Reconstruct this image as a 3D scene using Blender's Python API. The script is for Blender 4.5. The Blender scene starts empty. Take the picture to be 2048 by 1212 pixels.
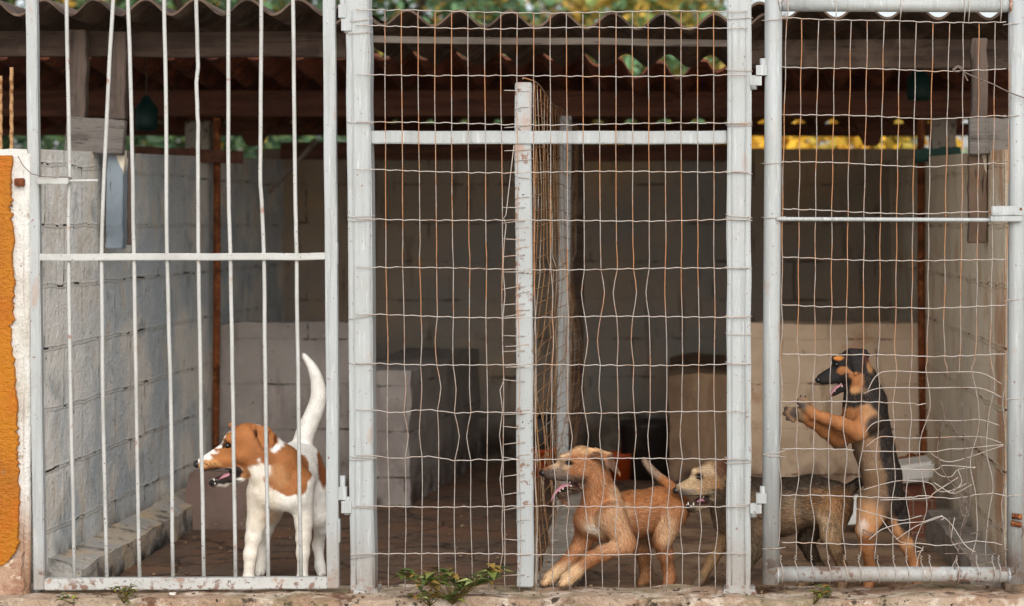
import bpy, bmesh, math, random
import numpy as np
from mathutils import Vector
random.seed(7); RNG = np.random.default_rng(7)
scene = bpy.context.scene
COL = scene.collection
D, K, CX, CY, CH = 6.5, 650.0, 1385.0, 450.0, 1.13

def W(px, py, y=0.0):
    "a measured photo position at the real depth y, in metres"
    s = D / (D + y)
    return np.array([(px - CX) / K / s, y, CH + (CY - py) / K / s])
def XW(px, y=0.0): return float(W(px, 0, y)[0])
def ZW(py, y=0.0): return float(W(0, py, y)[2])
def S(h):
    c = [int(h[i:i+2], 16) / 255 for i in (0, 2, 4)]
    return tuple(x / 12.92 if x <= .04045 else ((x + .055) / 1.055) ** 2.4 for x in c)

# ---------------------------------------------------------------- materials
def mat(name, base, layers=(), rough=.85, bump=(), attr=None, spec=.3, bdist=.004, metallic=0, alpha=None):
    m = bpy.data.materials.new(name); m.use_nodes = True
    nt = m.node_tree; N = nt.nodes; L = nt.links
    b = N['Principled BSDF']; b.inputs['Roughness'].default_value = rough
    b.inputs['Specular IOR Level'].default_value = spec; b.inputs['Metallic'].default_value = metallic
    tc = N.new('ShaderNodeTexCoord'); co = tc.outputs['Object']
    def math_(op, a, c=None, clamp=False):
        n = N.new('ShaderNodeMath'); n.operation = op; n.use_clamp = clamp
        for i, v in enumerate((a, c)):
            if v is None: continue
            if isinstance(v, (int, float)): n.inputs[i].default_value = v
            else: L.new(v, n.inputs[i])
        return n.outputs[0]
    def noise(scale, stretch=(1, 1, 1), detail=4, off=0, rgh=.6):
        mp = N.new('ShaderNodeMapping'); mp.inputs['Scale'].default_value = stretch
        mp.inputs['Location'].default_value = (off * 3.1, off * 1.7, off * 2.3)
        L.new(co, mp.inputs['Vector'])
        n = N.new('ShaderNodeTexNoise'); n.inputs['Scale'].default_value = scale
        n.inputs['Detail'].default_value = detail; n.inputs['Roughness'].default_value = rgh
        L.new(mp.outputs[0], n.inputs['Vector']); return n
    def ramp(v, lo, hi):
        n = N.new('ShaderNodeMapRange'); n.interpolation_type = 'SMOOTHSTEP'
        L.new(v, n.inputs['Value']); n.inputs['From Min'].default_value = lo; n.inputs['From Max'].default_value = hi
        return n.outputs['Result']
    def brick(axes, w, h, mortar, wob, off):
        sx = N.new('ShaderNodeSeparateXYZ'); 
        nz = noise(5, detail=5, off=9); sub = N.new('ShaderNodeVectorMath'); sub.operation = 'SCALE'
        ctr = N.new('ShaderNodeVectorMath'); ctr.operation = 'SUBTRACT'; ctr.inputs[1].default_value = (.5, .5, .5)
        L.new(nz.outputs['Color'], ctr.inputs[0]); L.new(ctr.outputs[0], sub.inputs[0]); sub.inputs['Scale'].default_value = wob
        ad = N.new('ShaderNodeVectorMath'); L.new(co, ad.inputs[0]); L.new(sub.outputs[0], ad.inputs[1])
        L.new(ad.outputs[0], sx.inputs[0]); cb = N.new('ShaderNodeCombineXYZ')
        L.new(math_('ADD', sx.outputs[axes[0]], 10 + off[0]), cb.inputs[0]); L.new(math_('ADD', sx.outputs[axes[1]], off[1]), cb.inputs[1])
        br = N.new('ShaderNodeTexBrick'); br.offset = .5; L.new(cb.outputs[0], br.inputs['Vector'])
        for k_, v in (('Scale', 1), ('Mortar Size', mortar), ('Mortar Smooth', .35), ('Brick Width', w), ('Row Height', h)): br.inputs[k_].default_value = v
        return br.outputs['Fac']
    cur = None
    if attr:
        at = N.new('ShaderNodeAttribute'); at.attribute_name = attr; cur = at.outputs['Color']
    else:
        rg = N.new('ShaderNodeRGB'); rg.outputs[0].default_value = (*base, 1); cur = rg.outputs[0]
    hsum = None
    def addh(v, w):
        nonlocal hsum
        t = math_('MULTIPLY', v, w); hsum = t if hsum is None else math_('ADD', hsum, t)
    for i, ly in enumerate(layers):
        t = ly.get('t', 'noise')
        if t == 'noise':
            f = ramp(noise(ly.get('s', 5), ly.get('st', (1, 1, 1)), ly.get('d', 4), i + 1).outputs['Fac'], ly['lo'], ly['hi'])
        elif t == 'brick':
            f = brick(ly.get('ax', (0, 2)), ly.get('w', .4), ly.get('h', .2), ly.get('m', .006), ly.get('wob', .02), ly.get('off', (0, 0)))
            if 'mlo' in ly: 
                mk = ramp(noise(ly.get('ms', 6), detail=5, off=i + 20).outputs['Fac'], ly['mlo'], ly['mhi'])
                g = math_('MULTIPLY', f, mk)
            else: g = f
            if 'bw' in ly: addh(f, -ly['bw']); addh(g, -ly['bw'] * 1.5)
            f = g
        elif t == 'crack':
            mp = N.new('ShaderNodeMapping'); mp.inputs['Scale'].default_value = ly.get('st', (1, 1, 1))
            nz = noise(6, off=5); mx = N.new('ShaderNodeVectorMath'); mx.operation = 'MULTIPLY_ADD'
            L.new(nz.outputs['Color'], mx.inputs[0]); mx.inputs[1].default_value = (.12, .12, .12); L.new(co, mx.inputs[2])
            L.new(mx.outputs[0], mp.inputs['Vector'])
            v = N.new('ShaderNodeTexVoronoi'); v.feature = 'DISTANCE_TO_EDGE'; v.inputs['Scale'].default_value = ly['s']
            L.new(mp.outputs[0], v.inputs['Vector']); f = ramp(v.outputs['Distance'], ly.get('hi', .05), 0)
            if 'bw' in ly: addh(f, -ly['bw'])
        if 'zm' in ly:
            sx = N.new('ShaderNodeSeparateXYZ'); L.new(co, sx.inputs[0])
            zz = sx.outputs[ly.get('zax', 2)]
            nz = noise(7, detail=5, off=31).outputs['Fac']
            zz = math_('ADD', zz, math_('MULTIPLY', math_('SUBTRACT', nz, .5), ly.get('zj', .15)))
            f = math_('MULTIPLY', f, ramp(zz, *ly['zm']))
        if 'k' in ly: f = math_('MULTIPLY', f, ly['k'])
        mxn = N.new('ShaderNodeMix'); mxn.data_type = 'RGBA'; mxn.blend_type = ly.get('bl', 'MIX')
        L.new(f, mxn.inputs['Factor']); L.new(cur, mxn.inputs['A']); mxn.inputs['B'].default_value = (*ly['c'], 1)
        cur = mxn.outputs['Result']
    L.new(cur, b.inputs['Base Color'])
    for i, (s, st, w) in enumerate(bump): addh(noise(s, st, 6, 40 + i).outputs['Fac'], w)
    if hsum is not None:
        bp = N.new('ShaderNodeBump'); bp.inputs['Distance'].default_value = bdist; bp.inputs['Strength'].default_value = 1
        L.new(hsum, bp.inputs['Height']); L.new(bp.outputs[0], b.inputs['Normal'])
    return m

O = (1, 1, 1)
chips = dict(s=70, lo=.66, hi=.70, c=S('6a3a24'), d=3)
paint = mat('white_gloss_paint', S('a5a9a9'), [
    dict(s=3, lo=.4, hi=.75, c=S('9fa09d')), dict(s=26, st=(1, 1, .05), lo=.5, hi=.7, c=S('8b8c89'), k=.75), dict(s=120, st=(1, 1, .08), lo=.56, hi=.7, c=S('c3c5c3'), k=.6),
    dict(s=90, lo=.67, hi=.70, c=S('6f4029'), d=3, k=.8), dict(s=9, st=(1, 1, .4), lo=.62, hi=.74, c=S('a08472'), k=.7), dict(s=5, lo=.3, hi=.6, c=S('8d8378'), zm=(.30, .0), zj=.3, k=.7),
    dict(s=16, lo=.58, hi=.62, c=S('5a3018'), zm=(.13, -.02), zj=.2, k=.85), dict(s=45, lo=.54, hi=.64, c=S('7d553c'), zm=(.065, .02), zj=.06, k=.6)],
    rough=.45, bump=[(60, (1, 1, .05), 1.2), (140, O, .3)], spec=.4, bdist=.0025)
paint_rusty = mat('rust_blotched_paint', S('a5a9a9'), [dict(s=3, lo=.4, hi=.75, c=S('9fa09d')), dict(s=26, st=(1, 1, .05), lo=.5, hi=.7, c=S('969794'), k=.7), dict(s=7, st=(1, 1, .5), lo=.54, hi=.68, c=S('a8795a'), k=.75), dict(s=30, lo=.6, hi=.66, c=S('7c5238'), k=.8), dict(s=90, lo=.66, hi=.69, c=S('3c2a20'))], rough=.5, bump=[(60, (1, 1, .05), 1.2)], bdist=.0025)
paint_bar = mat('chipped_white_paint', S('b3b3af'), [
    dict(s=6, lo=.42, hi=.7, c=S('a3a29d')), dict(s=130, lo=.69, hi=.72, c=S('4a2a1c'), d=2), dict(s=12, lo=.66, hi=.70, c=S('8a4f33'), d=6, k=.8), 
    dict(s=85, lo=.60, hi=.64, c=S('3a2014'), d=6, zm=(.62, .1), zj=.5, k=.75), dict(s=14, lo=.62, hi=.72, c=S('96694f'), k=.7), dict(s=45, lo=.54, hi=.62, c=S('6b4025'), zm=(.05, .012), zj=.05, k=.8)],
    rough=.5, bump=[(90, O, .7)], spec=.4, bdist=.002)
plinth_m = mat('worn_plinth', S('b5a896'), [dict(s=4, lo=.42, hi=.62, c=S('a3a09a')), dict(s=9, st=(1, .5, 1), lo=.5, hi=.66, c=S('c2a98a'), k=.8), dict(s=9, lo=.52, hi=.66, c=S('57524c'), k=.8), dict(s=7, lo=.35, hi=.55, c=S('2e2a27'), zm=(.03, -.03), zj=.12), dict(s=40, lo=.64, hi=.68, c=S('3a3531'))], rough=.9, bump=[(25, O, 1.2), (80, O, .6)], bdist=.008)
rwire = mat('rusty_mesh_wire', S('98724c'), [dict(s=16, lo=.45, hi=.65, c=S('7a5030')), dict(s=5, lo=.5, hi=.66, c=S('b3a593'))], rough=.7)
wire = mat('galvanised_wire', S('9f978f'), [
    dict(s=20, lo=.45, hi=.7, c=S('8b8279')), dict(s=5, st=(6, 6, 1), lo=.44, hi=.56, c=S('b07440'), zm=(.35, .95), zj=.5, k=.85),
    dict(s=40, lo=.55, hi=.65, c=S('8a5a36'), k=.6)], rough=.5, spec=.4)
hwire = mat('pale_wire', S('aba29a'), [dict(s=30, lo=.5, hi=.7, c=S('937c6c')), dict(s=8, lo=.55, hi=.7, c=S('b1937b'))], rough=.5, spec=.4)
dwire = mat('dark_old_wire', S('6b5d54'), [dict(s=30, lo=.5, hi=.7, c=S('3c2c24'))], rough=.6)
block = dict(t='brick', ax=(1, 2), w=.40, h=.192, m=.005, wob=.022, off=(.03, .023))
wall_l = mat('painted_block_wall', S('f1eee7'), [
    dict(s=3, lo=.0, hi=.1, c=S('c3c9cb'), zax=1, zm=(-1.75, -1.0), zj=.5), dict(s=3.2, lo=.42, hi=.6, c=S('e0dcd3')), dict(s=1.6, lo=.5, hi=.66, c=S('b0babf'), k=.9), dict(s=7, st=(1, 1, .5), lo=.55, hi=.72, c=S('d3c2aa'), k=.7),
    dict(s=13, st=(1, 1, .3), lo=.6, hi=.72, c=S('a08d7a'), k=.5), dict(s=6, lo=.58, hi=.7, c=S('8d969b'), k=.6), dict(block, m=.010, wob=.03, c=S('cfcbc0'), bw=-.12, k=.3), dict(block, m=.0035, wob=.03, mlo=.54, mhi=.6, ms=9, c=S('2d2a28'), bw=.9),
    dict(s=44, lo=.67, hi=.7, c=S('3d3631'), k=.9), dict(s=100, lo=.64, hi=.7, c=S('8d8378'), k=.7), dict(s=6, lo=.3, hi=.55, c=S('4c453d'), zm=(.17, .02), zj=.12)], rough=.8,
    bump=[(60, O, .9), (12, O, 1.6)], bdist=.007)
wall_r = mat('stained_block_wall', S('eddcc2'), [
    dict(s=2.0, lo=.42, hi=.66, c=S('d9ccb5')), dict(s=5, st=(1, 1, .5), lo=.52, hi=.7, c=S('c7a682'), k=.8), dict(s=3, lo=.55, hi=.7, c=S('cfab86'), k=.8), dict(s=7, st=(1, 1, .4), lo=.4, hi=.62, c=S('b4794c'), zax=1, zm=(-1.3, -1.8), zj=.5, k=.8),
    dict(s=20, st=(1, 1, .25), lo=.6, hi=.72, c=S('9f9a90'), k=.4), dict(block, m=.012, wob=.04, mlo=.4, mhi=.6, c=S('dcc8ab'), bw=-.2, k=.7), dict(block, m=.004, wob=.04, mlo=.55, mhi=.61, ms=10, c=S('6b4630'), bw=.6), dict(s=40, lo=.68, hi=.72, c=S('4a3b30')),
    dict(s=90, lo=.62, hi=.7, c=S('a58e74'), k=.6), dict(s=6, lo=.3, hi=.55, c=S('6b5948'), zm=(.16, .0), zj=.12)], rough=.85, bump=[(40, O, .6), (8, O, 1.2)], bdist=.006)
bx = dict(t='brick', ax=(0, 2), w=.40, h=.19, m=.007, wob=.02)
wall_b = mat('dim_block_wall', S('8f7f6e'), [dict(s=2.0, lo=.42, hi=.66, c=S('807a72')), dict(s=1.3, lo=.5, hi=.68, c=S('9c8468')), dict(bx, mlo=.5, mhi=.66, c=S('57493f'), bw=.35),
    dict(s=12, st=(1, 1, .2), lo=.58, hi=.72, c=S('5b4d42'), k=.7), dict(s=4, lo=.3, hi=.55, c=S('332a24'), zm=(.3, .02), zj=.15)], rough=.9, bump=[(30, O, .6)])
bench_l = mat('mauve_grey_render', S('928a84'), [dict(s=2.5, lo=.42, hi=.62, c=S('807872')), dict(s=16, lo=.58, hi=.7, c=S('9f958d'), k=.6), dict(bx, off=(.1, .075), m=.004, mlo=.52, mhi=.6, c=S('3a322f'), bw=.6),
    dict(s=8, lo=.35, hi=.6, c=S('4b3d34'), zm=(.26, .02), zj=.25), dict(s=26, lo=.66, hi=.7, c=S('52483f')), dict(s=14, st=(1, 1, .2), lo=.56, hi=.7, c=S('7c716c'), k=.8)], rough=.85, bump=[(30, O, .6)])
bench_d = mat('brown_stained_render', S('77604b'), [dict(s=3, lo=.42, hi=.62, c=S('604b3a')), dict(s=9, st=(1, 1, .3), lo=.5, hi=.66, c=S('8b7158'), k=.8), dict(s=8, lo=.4, hi=.6, c=S('3b2e26'), zm=(.3, .02), zj=.25)], rough=.9, bump=[(30, O, .8)])
bench_r = mat('beige_render', S('cab298'), [dict(s=2.5, lo=.42, hi=.62, c=S('b89f85')), dict(s=5, lo=.62, hi=.7, c=S('a57a58'), k=.5), dict(bx, off=(.2, .075), m=.004, mlo=.52, mhi=.6, c=S('6a5140'), bw=.6),
    dict(s=26, lo=.68, hi=.72, c=S('62503f')), dict(s=8, lo=.35, hi=.6, c=S('5a4636'), zm=(.26, .02), zj=.25), dict(s=14, st=(1, 1, .2), lo=.56, hi=.7, c=S('93795f'), k=.8)], rough=.85, bump=[(30, O, .6)])
floor_m = mat('worn_earth_floor', S('665446'), [dict(s=3, lo=.4, hi=.65, c=S('755642')), dict(s=9, lo=.5, hi=.68, c=S('4b3d34')), dict(t='crack', s=2.3, st=(1, 1.3, 1), hi=.03, c=S('221a16'), bw=.6, k=.7, k2=1),
    dict(s=30, lo=.6, hi=.7, c=S('7c6656')), dict(s=5, lo=.3, hi=.6, c=S('a3866a'), zax=0, zm=(-.6, .1), zj=.3, k=.8)], rough=.75, bump=[(12, O, 1.5), (60, O, .6)], bdist=.012)
sill_m = mat('weathered_concrete', S('b09b86'), [dict(s=4, lo=.42, hi=.64, c=S('a3866e')), dict(s=12, lo=.5, hi=.62, c=S('cbbaa8')), dict(s=22, lo=.58, hi=.66, c=S('4d3f34')), dict(s=7, lo=.56, hi=.66, c=S('6b4c38')), dict(s=90, lo=.66, hi=.7, c=S('d5cdc2'), k=.7), dict(s=5, lo=.5, hi=.62, c=S('6f6a45'), k=.5), dict(s=70, lo=.64, hi=.68, c=S('2c241f'))],
    rough=.9, bump=[(18, O, 1.4), (80, O, .8)], bdist=.012)
conc = mat('grey_concrete', S('9a9186'), [dict(s=5, lo=.42, hi=.62, c=S('7d7368')), dict(s=30, lo=.6, hi=.68, c=S('5b4e44')), dict(s=14, lo=.55, hi=.66, c=S('a89a8a'))], rough=.9, bump=[(25, O, 1.2), (90, O, .6)], bdist=.008)
orange = mat('orange_wall_paint', S('b06c08'), [dict(s=2.5, lo=.45, hi=.65, c=S('a0600f')), dict(s=14, st=(1, 1, .2), lo=.6, hi=.72, c=S('8d5c1c'), k=.5), dict(s=8, lo=.45, hi=.7, c=S('ae6008')), dict(s=60, lo=.6, hi=.7, c=S('c98020'), k=.5), dict(s=20, lo=.7, hi=.74, c=S('7b6a5c'))], rough=.6, bump=[(55, (1, 1, 1.6), 1.6), (140, O, .5)], bdist=.006, spec=.35)
plaster = mat('whitewashed_plaster', S('cfcdc7'), [dict(s=7, lo=.45, hi=.66, c=S('bdb8ae')), dict(s=24, lo=.6, hi=.68, c=S('a39888')), dict(s=40, lo=.66, hi=.71, c=S('5a4a3e')), dict(s=5, lo=.25, hi=.5, c=S('a07f66'), zm=(.34, .12), zj=.1),
    dict(s=8, st=(1, 1, .3), lo=.45, hi=.6, c=S('33261f'), zm=(.26, .02), zj=.2)], rough=.9, bump=[(30, O, 1.2), (100, O, .8)], bdist=.007)
brown_plaster = mat('bare_brown_render', S('ae8f78'), [dict(s=12, lo=.45, hi=.62, c=S('94705a')), dict(s=40, lo=.6, hi=.68, c=S('c9b4a0')), dict(s=9, lo=.58, hi=.68, c=S('5a4234'))], rough=.95, bump=[(30, O, 1.3), (90, O, .8)], bdist=.008)
roof_m = mat('old_fibre_cement', S('5e4d41'), [dict(s=6, st=(1, .5, 1), lo=.42, hi=.62, c=S('3d3129')), dict(s=18, lo=.5, hi=.7, c=S('6f5d4f'), k=.7), dict(s=7, lo=.6, hi=.72, c=S('75695d'))], rough=.9, bump=[(30, O, 1), (8, (1, .2, 1), 1)])
tile_m = mat('clay_roof_tile', S('7a4733'), [dict(s=6, lo=.4, hi=.65, c=S('55342a')), dict(s=20, lo=.55, hi=.7, c=S('a5623f'))], rough=.85, bump=[(40, O, 1)])
def wood(name, c1, c2, c3, ax):
    st = [(.09, 1, 1), (1, .09, 1), (1, 1, .09)][ax]
    return mat(name, S(c1), [dict(s=30, st=st, lo=.42, hi=.62, c=S(c2)), dict(s=7, lo=.5, hi=.7, c=S(c3)), dict(s=60, st=st, lo=.6, hi=.7, c=S('2a211c'), k=.8)], rough=.85, bump=[(45, st, 1.5)], bdist=.004)
wood_x = wood('dark_weathered_beam', '4b3c32', '3a2d26', '5c4d41', 0)
wood_red = wood('red_brown_timber', '6b4636', '56372b', '5c4033', 0)
wood_z = wood('grey_weathered_post', '5c4e45', '453a33', '574d46', 2)
wood_grey = wood('grey_board', '6a645e', '4f4944', '5e5852', 0)
wood_lath = wood('pale_lath', 'a0958c', '83776e', 'aea39a', 0)
blue_post = mat('peeling_blue_grey_paint', S('7f8a92'), [dict(s=10, st=(1, 1, .3), lo=.6, hi=.63, c=S('d3c9b6')), dict(s=4, lo=.45, hi=.7, c=S('69737b')), dict(s=30, st=(1, 1, .3), lo=.62, hi=.7, c=S('4a4a49'))], rough=.7, bump=[(30, (1, 1, .2), 1)])
brown_post = mat('peeling_brown_paint', S('75604f'), [dict(s=10, st=(1, 1, .3), lo=.6, hi=.63, c=S('c9bda8')), dict(s=6, lo=.45, hi=.7, c=S('5c4a3e')), dict(s=40, st=(1, 1, .15), lo=.6, hi=.7, c=S('3a2d25'))], rough=.8, bump=[(30, (1, 1, .2), 1)])
rust = mat('rusty_steel', S('7c4424'), [dict(s=12, lo=.45, hi=.65, c=S('50290f')), dict(s=50, lo=.55, hi=.65, c=S('9b6034'))], rough=.8, bump=[(90, O, 1)])
rebar_m = mat('rusty_rebar', S('a8835c'), [dict(s=40, lo=.45, hi=.6, c=S('7a5232'))], rough=.8)
board_m = mat('brown_board', S('6e5a50'), [dict(s=5, lo=.42, hi=.65, c=S('5d4a41')), dict(s=40, lo=.66, hi=.7, c=S('8f8078'))], rough=.7, bump=[(30, O, .5)])
bucket_m = mat('orange_plastic', S('a8451c'), [dict(s=8, lo=.5, hi=.7, c=S('8d3414'))], rough=.5)
black_m = mat('black_plastic', S('2c2622'), [dict(s=8, lo=.45, hi=.65, c=S('40362f'))], rough=.5)
whitep = mat('white_plastic', S('d3d0c9'), [dict(s=8, lo=.5, hi=.7, c=S('bdb5a8'))], rough=.4)
clay_m = mat('clay_brick', S('7c4a37'), [dict(s=8, lo=.45, hi=.65, c=S('633a2c')), dict(t='brick', ax=(0, 2), w=.07, h=.06, m=.003, wob=.006, c=S('9c8672'), bw=.8, k=.7), dict(s=24, lo=.6, hi=.7, c=S('96755d'))], rough=.85, bump=[(50, O, .6)])
teal_m = mat('teal_plastic', S('11332f'), [dict(s=8, lo=.5, hi=.7, c=S('0c2724'))], rough=.5)
dgreen_m = mat('dark_green_plastic', S('1f4238'), [dict(s=8, lo=.5, hi=.7, c=S('183329'))], rough=.6)
ground_m = mat('damp_earth', S('5c4a3a'), [dict(s=6, lo=.4, hi=.6, c=S('46382c')), dict(s=20, lo=.55, hi=.66, c=S('4c4a2a'))], rough=.95, bump=[(20, O, 1.5)], bdist=.02)
bounce_street_m = mat('pale_bounce_earth', S('cfc6b6'), [dict(s=2, lo=.4, hi=.6, c=S('c4b9a6')), dict(s=20, lo=.55, hi=.66, c=S('a89a86'))], rough=.95, bump=[(20, O, 1.5)], bdist=.02)
leaf_m = mat('tree_leaf', O, attr='Col', rough=.6, spec=.3)
bark_m = mat('tree_bark', S('5a4a3c'), [dict(s=9, st=(1, 1, .3), lo=.45, hi=.65, c=S('3d3128'))], rough=.95, bump=[(20, (1, 1, .3), 1.5)], bdist=.02)
weed_m = mat('weed_leaf', O, attr='Col', rough=.5, spec=.4)
fur_m = mat('dog_coat', O, attr='Col', rough=.7, spec=.18)
nose_m = mat('dog_nose_skin', S('1d1b1b'), [dict(s=120, lo=.5, hi=.65, c=S('2c2a2b'))], rough=.28, spec=.5, bump=[(220, O, .6)], bdist=.001)
eye_m = mat('dog_eye', S('130c08'), rough=.06, spec=.6)
tongue_m = mat('tongue_skin', S('b9808a'), [dict(s=40, lo=.45, hi=.65, c=S('a46d79'))], rough=.35, spec=.5, bump=[(160, O, .5)], bdist=.001)
tooth_m = mat('tooth_enamel', S('e6dfd0'), rough=.3, spec=.5)
gum_m = mat('dark_mouth_skin', S('2a1d1d'), rough=.4)
claw_m = mat('claw_horn', S('2b2420'), rough=.45)

# ---------------------------------------------------------------- mesh builder
class MB:
    def __init__(s): s.v = []; s.f = []; s.sm = []
    def add(s, vs, fs, smooth=False):
        n = len(s.v); s.v.extend([tuple(map(float, q)) for q in vs]); s.f.extend([tuple(i + n for i in f) for f in fs]); s.sm.extend([smooth] * len(fs)); return s
    def hexa(s, p):   # 4 lower, 4 upper corners, both counter-clockwise from above
        return s.add(p, [(3, 2, 1, 0), (4, 5, 6, 7), (0, 1, 5, 4), (1, 2, 6, 5), (2, 3, 7, 6), (3, 0, 4, 7)])
    def box(s, x0, x1, y0, y1, z0, z1):
        return s.hexa([(x0, y0, z0), (x1, y0, z0), (x1, y1, z0), (x0, y1, z0), (x0, y0, z1), (x1, y0, z1), (x1, y1, z1), (x0, y1, z1)])
    def beam(s, a, b, w, d, up=(0, 0, 1), seg=1, jit=0):
        a = np.array(a, float); b = np.array(b, float); t = b - a; t /= np.linalg.norm(t)
        u = np.array(up, float)
        if abs(t @ u) > .9: u = np.array([0, 1., 0])
        sd = np.cross(t, u); sd /= np.linalg.norm(sd); u = np.cross(sd, t)
        vs = []; fs = []
        for i in range(seg + 1):
            c = a + (b - a) * i / seg + (RNG.normal(0, jit, 3) if jit else 0)
            for q, r in ((-1, -1), (1, -1), (1, 1), (-1, 1)): vs.append(c + sd * q * w / 2 + u * r * d / 2)
        for i in range(seg):
            o = 4 * i
            for k in range(4): fs.append((o + k, o + (k + 1) % 4, o + 4 + (k + 1) % 4, o + 4 + k))
        fs.append((3, 2, 1, 0)); o = 4 * seg; fs.append((o, o + 1, o + 2, o + 3))
        return s.add(vs, fs)
    def tube(s, pts, r, n=8, closed=False, smooth=True):
        P = np.array(pts, float); m = len(P); R = np.full(m, r, float) if np.isscalar(r) else np.array(r, float)
        T = np.gradient(P, axis=0) if not closed else np.roll(P, -1, 0) - np.roll(P, 1, 0)
        T /= np.linalg.norm(T, axis=1)[:, None] + 1e-9
        ref = np.array([0, 1., 0]) if abs(T[:, 1]).mean() < .7 else np.array([1., 0, 0])
        vs = []; fs = []; u = np.cross(T[0], ref); u /= np.linalg.norm(u) + 1e-9
        for i in range(m):
            u = u - T[i] * (u @ T[i]); nu = np.linalg.norm(u)
            if nu < 1e-6: u = np.cross(T[i], [0, 0, 1.]); nu = np.linalg.norm(u) + 1e-9
            u = u / nu; w = np.cross(T[i], u)
            for k in range(n):
                a = 2 * math.pi * k / n; vs.append(P[i] + (u * math.cos(a) + w * math.sin(a)) * R[i])
        for i in range(m if closed else m - 1):
            j = (i + 1) % m
            for k in range(n): fs.append((i * n + k, i * n + (k + 1) % n, j * n + (k + 1) % n, j * n + k))
        s.add(vs, fs, smooth)
        if not closed: s.f += [tuple(len(s.v) - m * n + k for k in range(n))[::-1], tuple(len(s.v) - n + k for k in range(n))]; s.sm += [False, False]
        return s
    def ring(s, c, nrm, R, r, n=20, m=6, sx=1, sy=1):
        nrm = np.array(nrm, float); nrm /= np.linalg.norm(nrm); a = np.cross(nrm, [0, 0, 1.])
        if np.linalg.norm(a) < .1: a = np.array([1., 0, 0])
        a /= np.linalg.norm(a); b = np.cross(nrm, a)
        return s.tube([np.array(c) + a * R * sx * math.cos(t) + b * R * sy * math.sin(t) for t in np.linspace(0, 2 * math.pi, n, endpoint=False)], r, m, True)
    def lathe(s, c, prof, n=28, ax=(0, 0, 1), squash=1):
        ax = np.array(ax, float); ax /= np.linalg.norm(ax); a = np.cross(ax, [0, 1., 0])
        if np.linalg.norm(a) < .1: a = np.array([1., 0, 0])
        a /= np.linalg.norm(a); b = np.cross(ax, a); vs = []; fs = []
        for r, h in prof:
            for k in range(n):
                t = 2 * math.pi * k / n; vs.append(np.array(c) + ax * h + a * r * math.cos(t) + b * r * squash * math.sin(t))
        for i in range(len(prof) - 1):
            for k in range(n): fs.append((i * n + k, i * n + (k + 1) % n, (i + 1) * n + (k + 1) % n, (i + 1) * n + k))
        return s.add(vs, fs, True)
    def ball(s, c, r, n=16, sq=(1, 1, 1)):
        vs = []; fs = []; m = n // 2
        for i in range(m + 1):
            th = math.pi * i / m
            for k in range(n):
                ph = 2 * math.pi * k / n; vs.append((c[0] + r * sq[0] * math.sin(th) * math.cos(ph), c[1] + r * sq[1] * math.sin(th) * math.sin(ph), c[2] + r * sq[2] * math.cos(th)))
        for i in range(m):
            for k in range(n): fs.append((i * n + k, (i + 1) * n + k, (i + 1) * n + (k + 1) % n, i * n + (k + 1) % n))
        return s.add(vs, fs, True)
    def grid(s, fn, nu, nv, smooth=True, flip=False):
        vs = [fn(i / nu, j / nv) for i in range(nu + 1) for j in range(nv + 1)]; fs = []
        for i in range(nu):
            for j in range(nv):
                q = (i * (nv + 1) + j, (i + 1) * (nv + 1) + j, (i + 1) * (nv + 1) + j + 1, i * (nv + 1) + j + 1)
                fs.append(q[::-1] if flip else q)
        return s.add(vs, fs, smooth)

ORG = {}
def tag(o, label=None, cat=None, group=None, kind=None):
    if label: o['label'] = label
    if cat: o['category'] = cat
    if group: o['group'] = group
    if kind: o['kind'] = kind
    return o
def thing(name, loc, label, cat, group=None):
    o = bpy.data.objects.new(name, None); COL.objects.link(o); o.location = tuple(map(float, loc)); o.empty_display_size = .1
    ORG[o] = np.array(loc, float); return tag(o, label, cat, group)
def link(o, parent, org):
    COL.objects.link(o)
    if parent is not None: o.parent = parent; ORG[o] = ORG[parent]
    else: o.location = tuple(map(float, org)); ORG[o] = np.array(org, float)
    return o
def obj(name, mb, m, parent=None, org=None, bevel=0, label=None, cat=None, group=None, kind=None):
    if org is None: org = ORG[parent] if parent is not None else np.array([0, 0, 0.])
    org = np.array(org, float)
    me = bpy.data.meshes.new(name); V = np.array(mb.v) - org
    me.from_pydata([tuple(q) for q in V], [], mb.f); me.polygons.foreach_set('use_smooth', mb.sm)
    if bevel:
        bm = bmesh.new(); bm.from_mesh(me)
        bmesh.ops.bevel(bm, geom=bm.edges[:], offset=bevel, segments=2, affect='EDGES', clamp_overlap=True); bm.to_mesh(me); bm.free()
    me.materials.append(m); me.update()
    o = bpy.data.objects.new(name, me); link(o, parent, org)
    return tag(o, label, cat, group, kind)
def np_obj(name, V, quads, tris, colors, m, parent=None, org=(0, 0, 0), smooth=True):
    org = ORG[parent] if parent is not None else np.array(org, float)
    me = bpy.data.meshes.new(name); nq, nt_ = len(quads), len(tris)
    me.vertices.add(len(V)); me.vertices.foreach_set('co', (V - org).astype(np.float32).ravel())
    li = np.concatenate([np.asarray(quads, np.int32).ravel(), np.asarray(tris, np.int32).ravel()])
    me.loops.add(len(li)); me.loops.foreach_set('vertex_index', li)
    ls = np.concatenate([np.arange(nq) * 4, nq * 4 + np.arange(nt_) * 3]).astype(np.int32)
    me.polygons.add(nq + nt_); me.polygons.foreach_set('loop_start', ls)
    me.polygons.foreach_set('use_smooth', np.full(nq + nt_, smooth)); me.update(calc_edges=True); me.validate()
    if colors is not None:
        ca = me.color_attributes.new('Col', 'FLOAT_COLOR', 'POINT')
        ca.data.foreach_set('color', np.concatenate([colors, np.ones((len(colors), 1))], 1).astype(np.float32).ravel())
    me.materials.append(m); o = bpy.data.objects.new(name, me); return link(o, parent, org)

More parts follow.
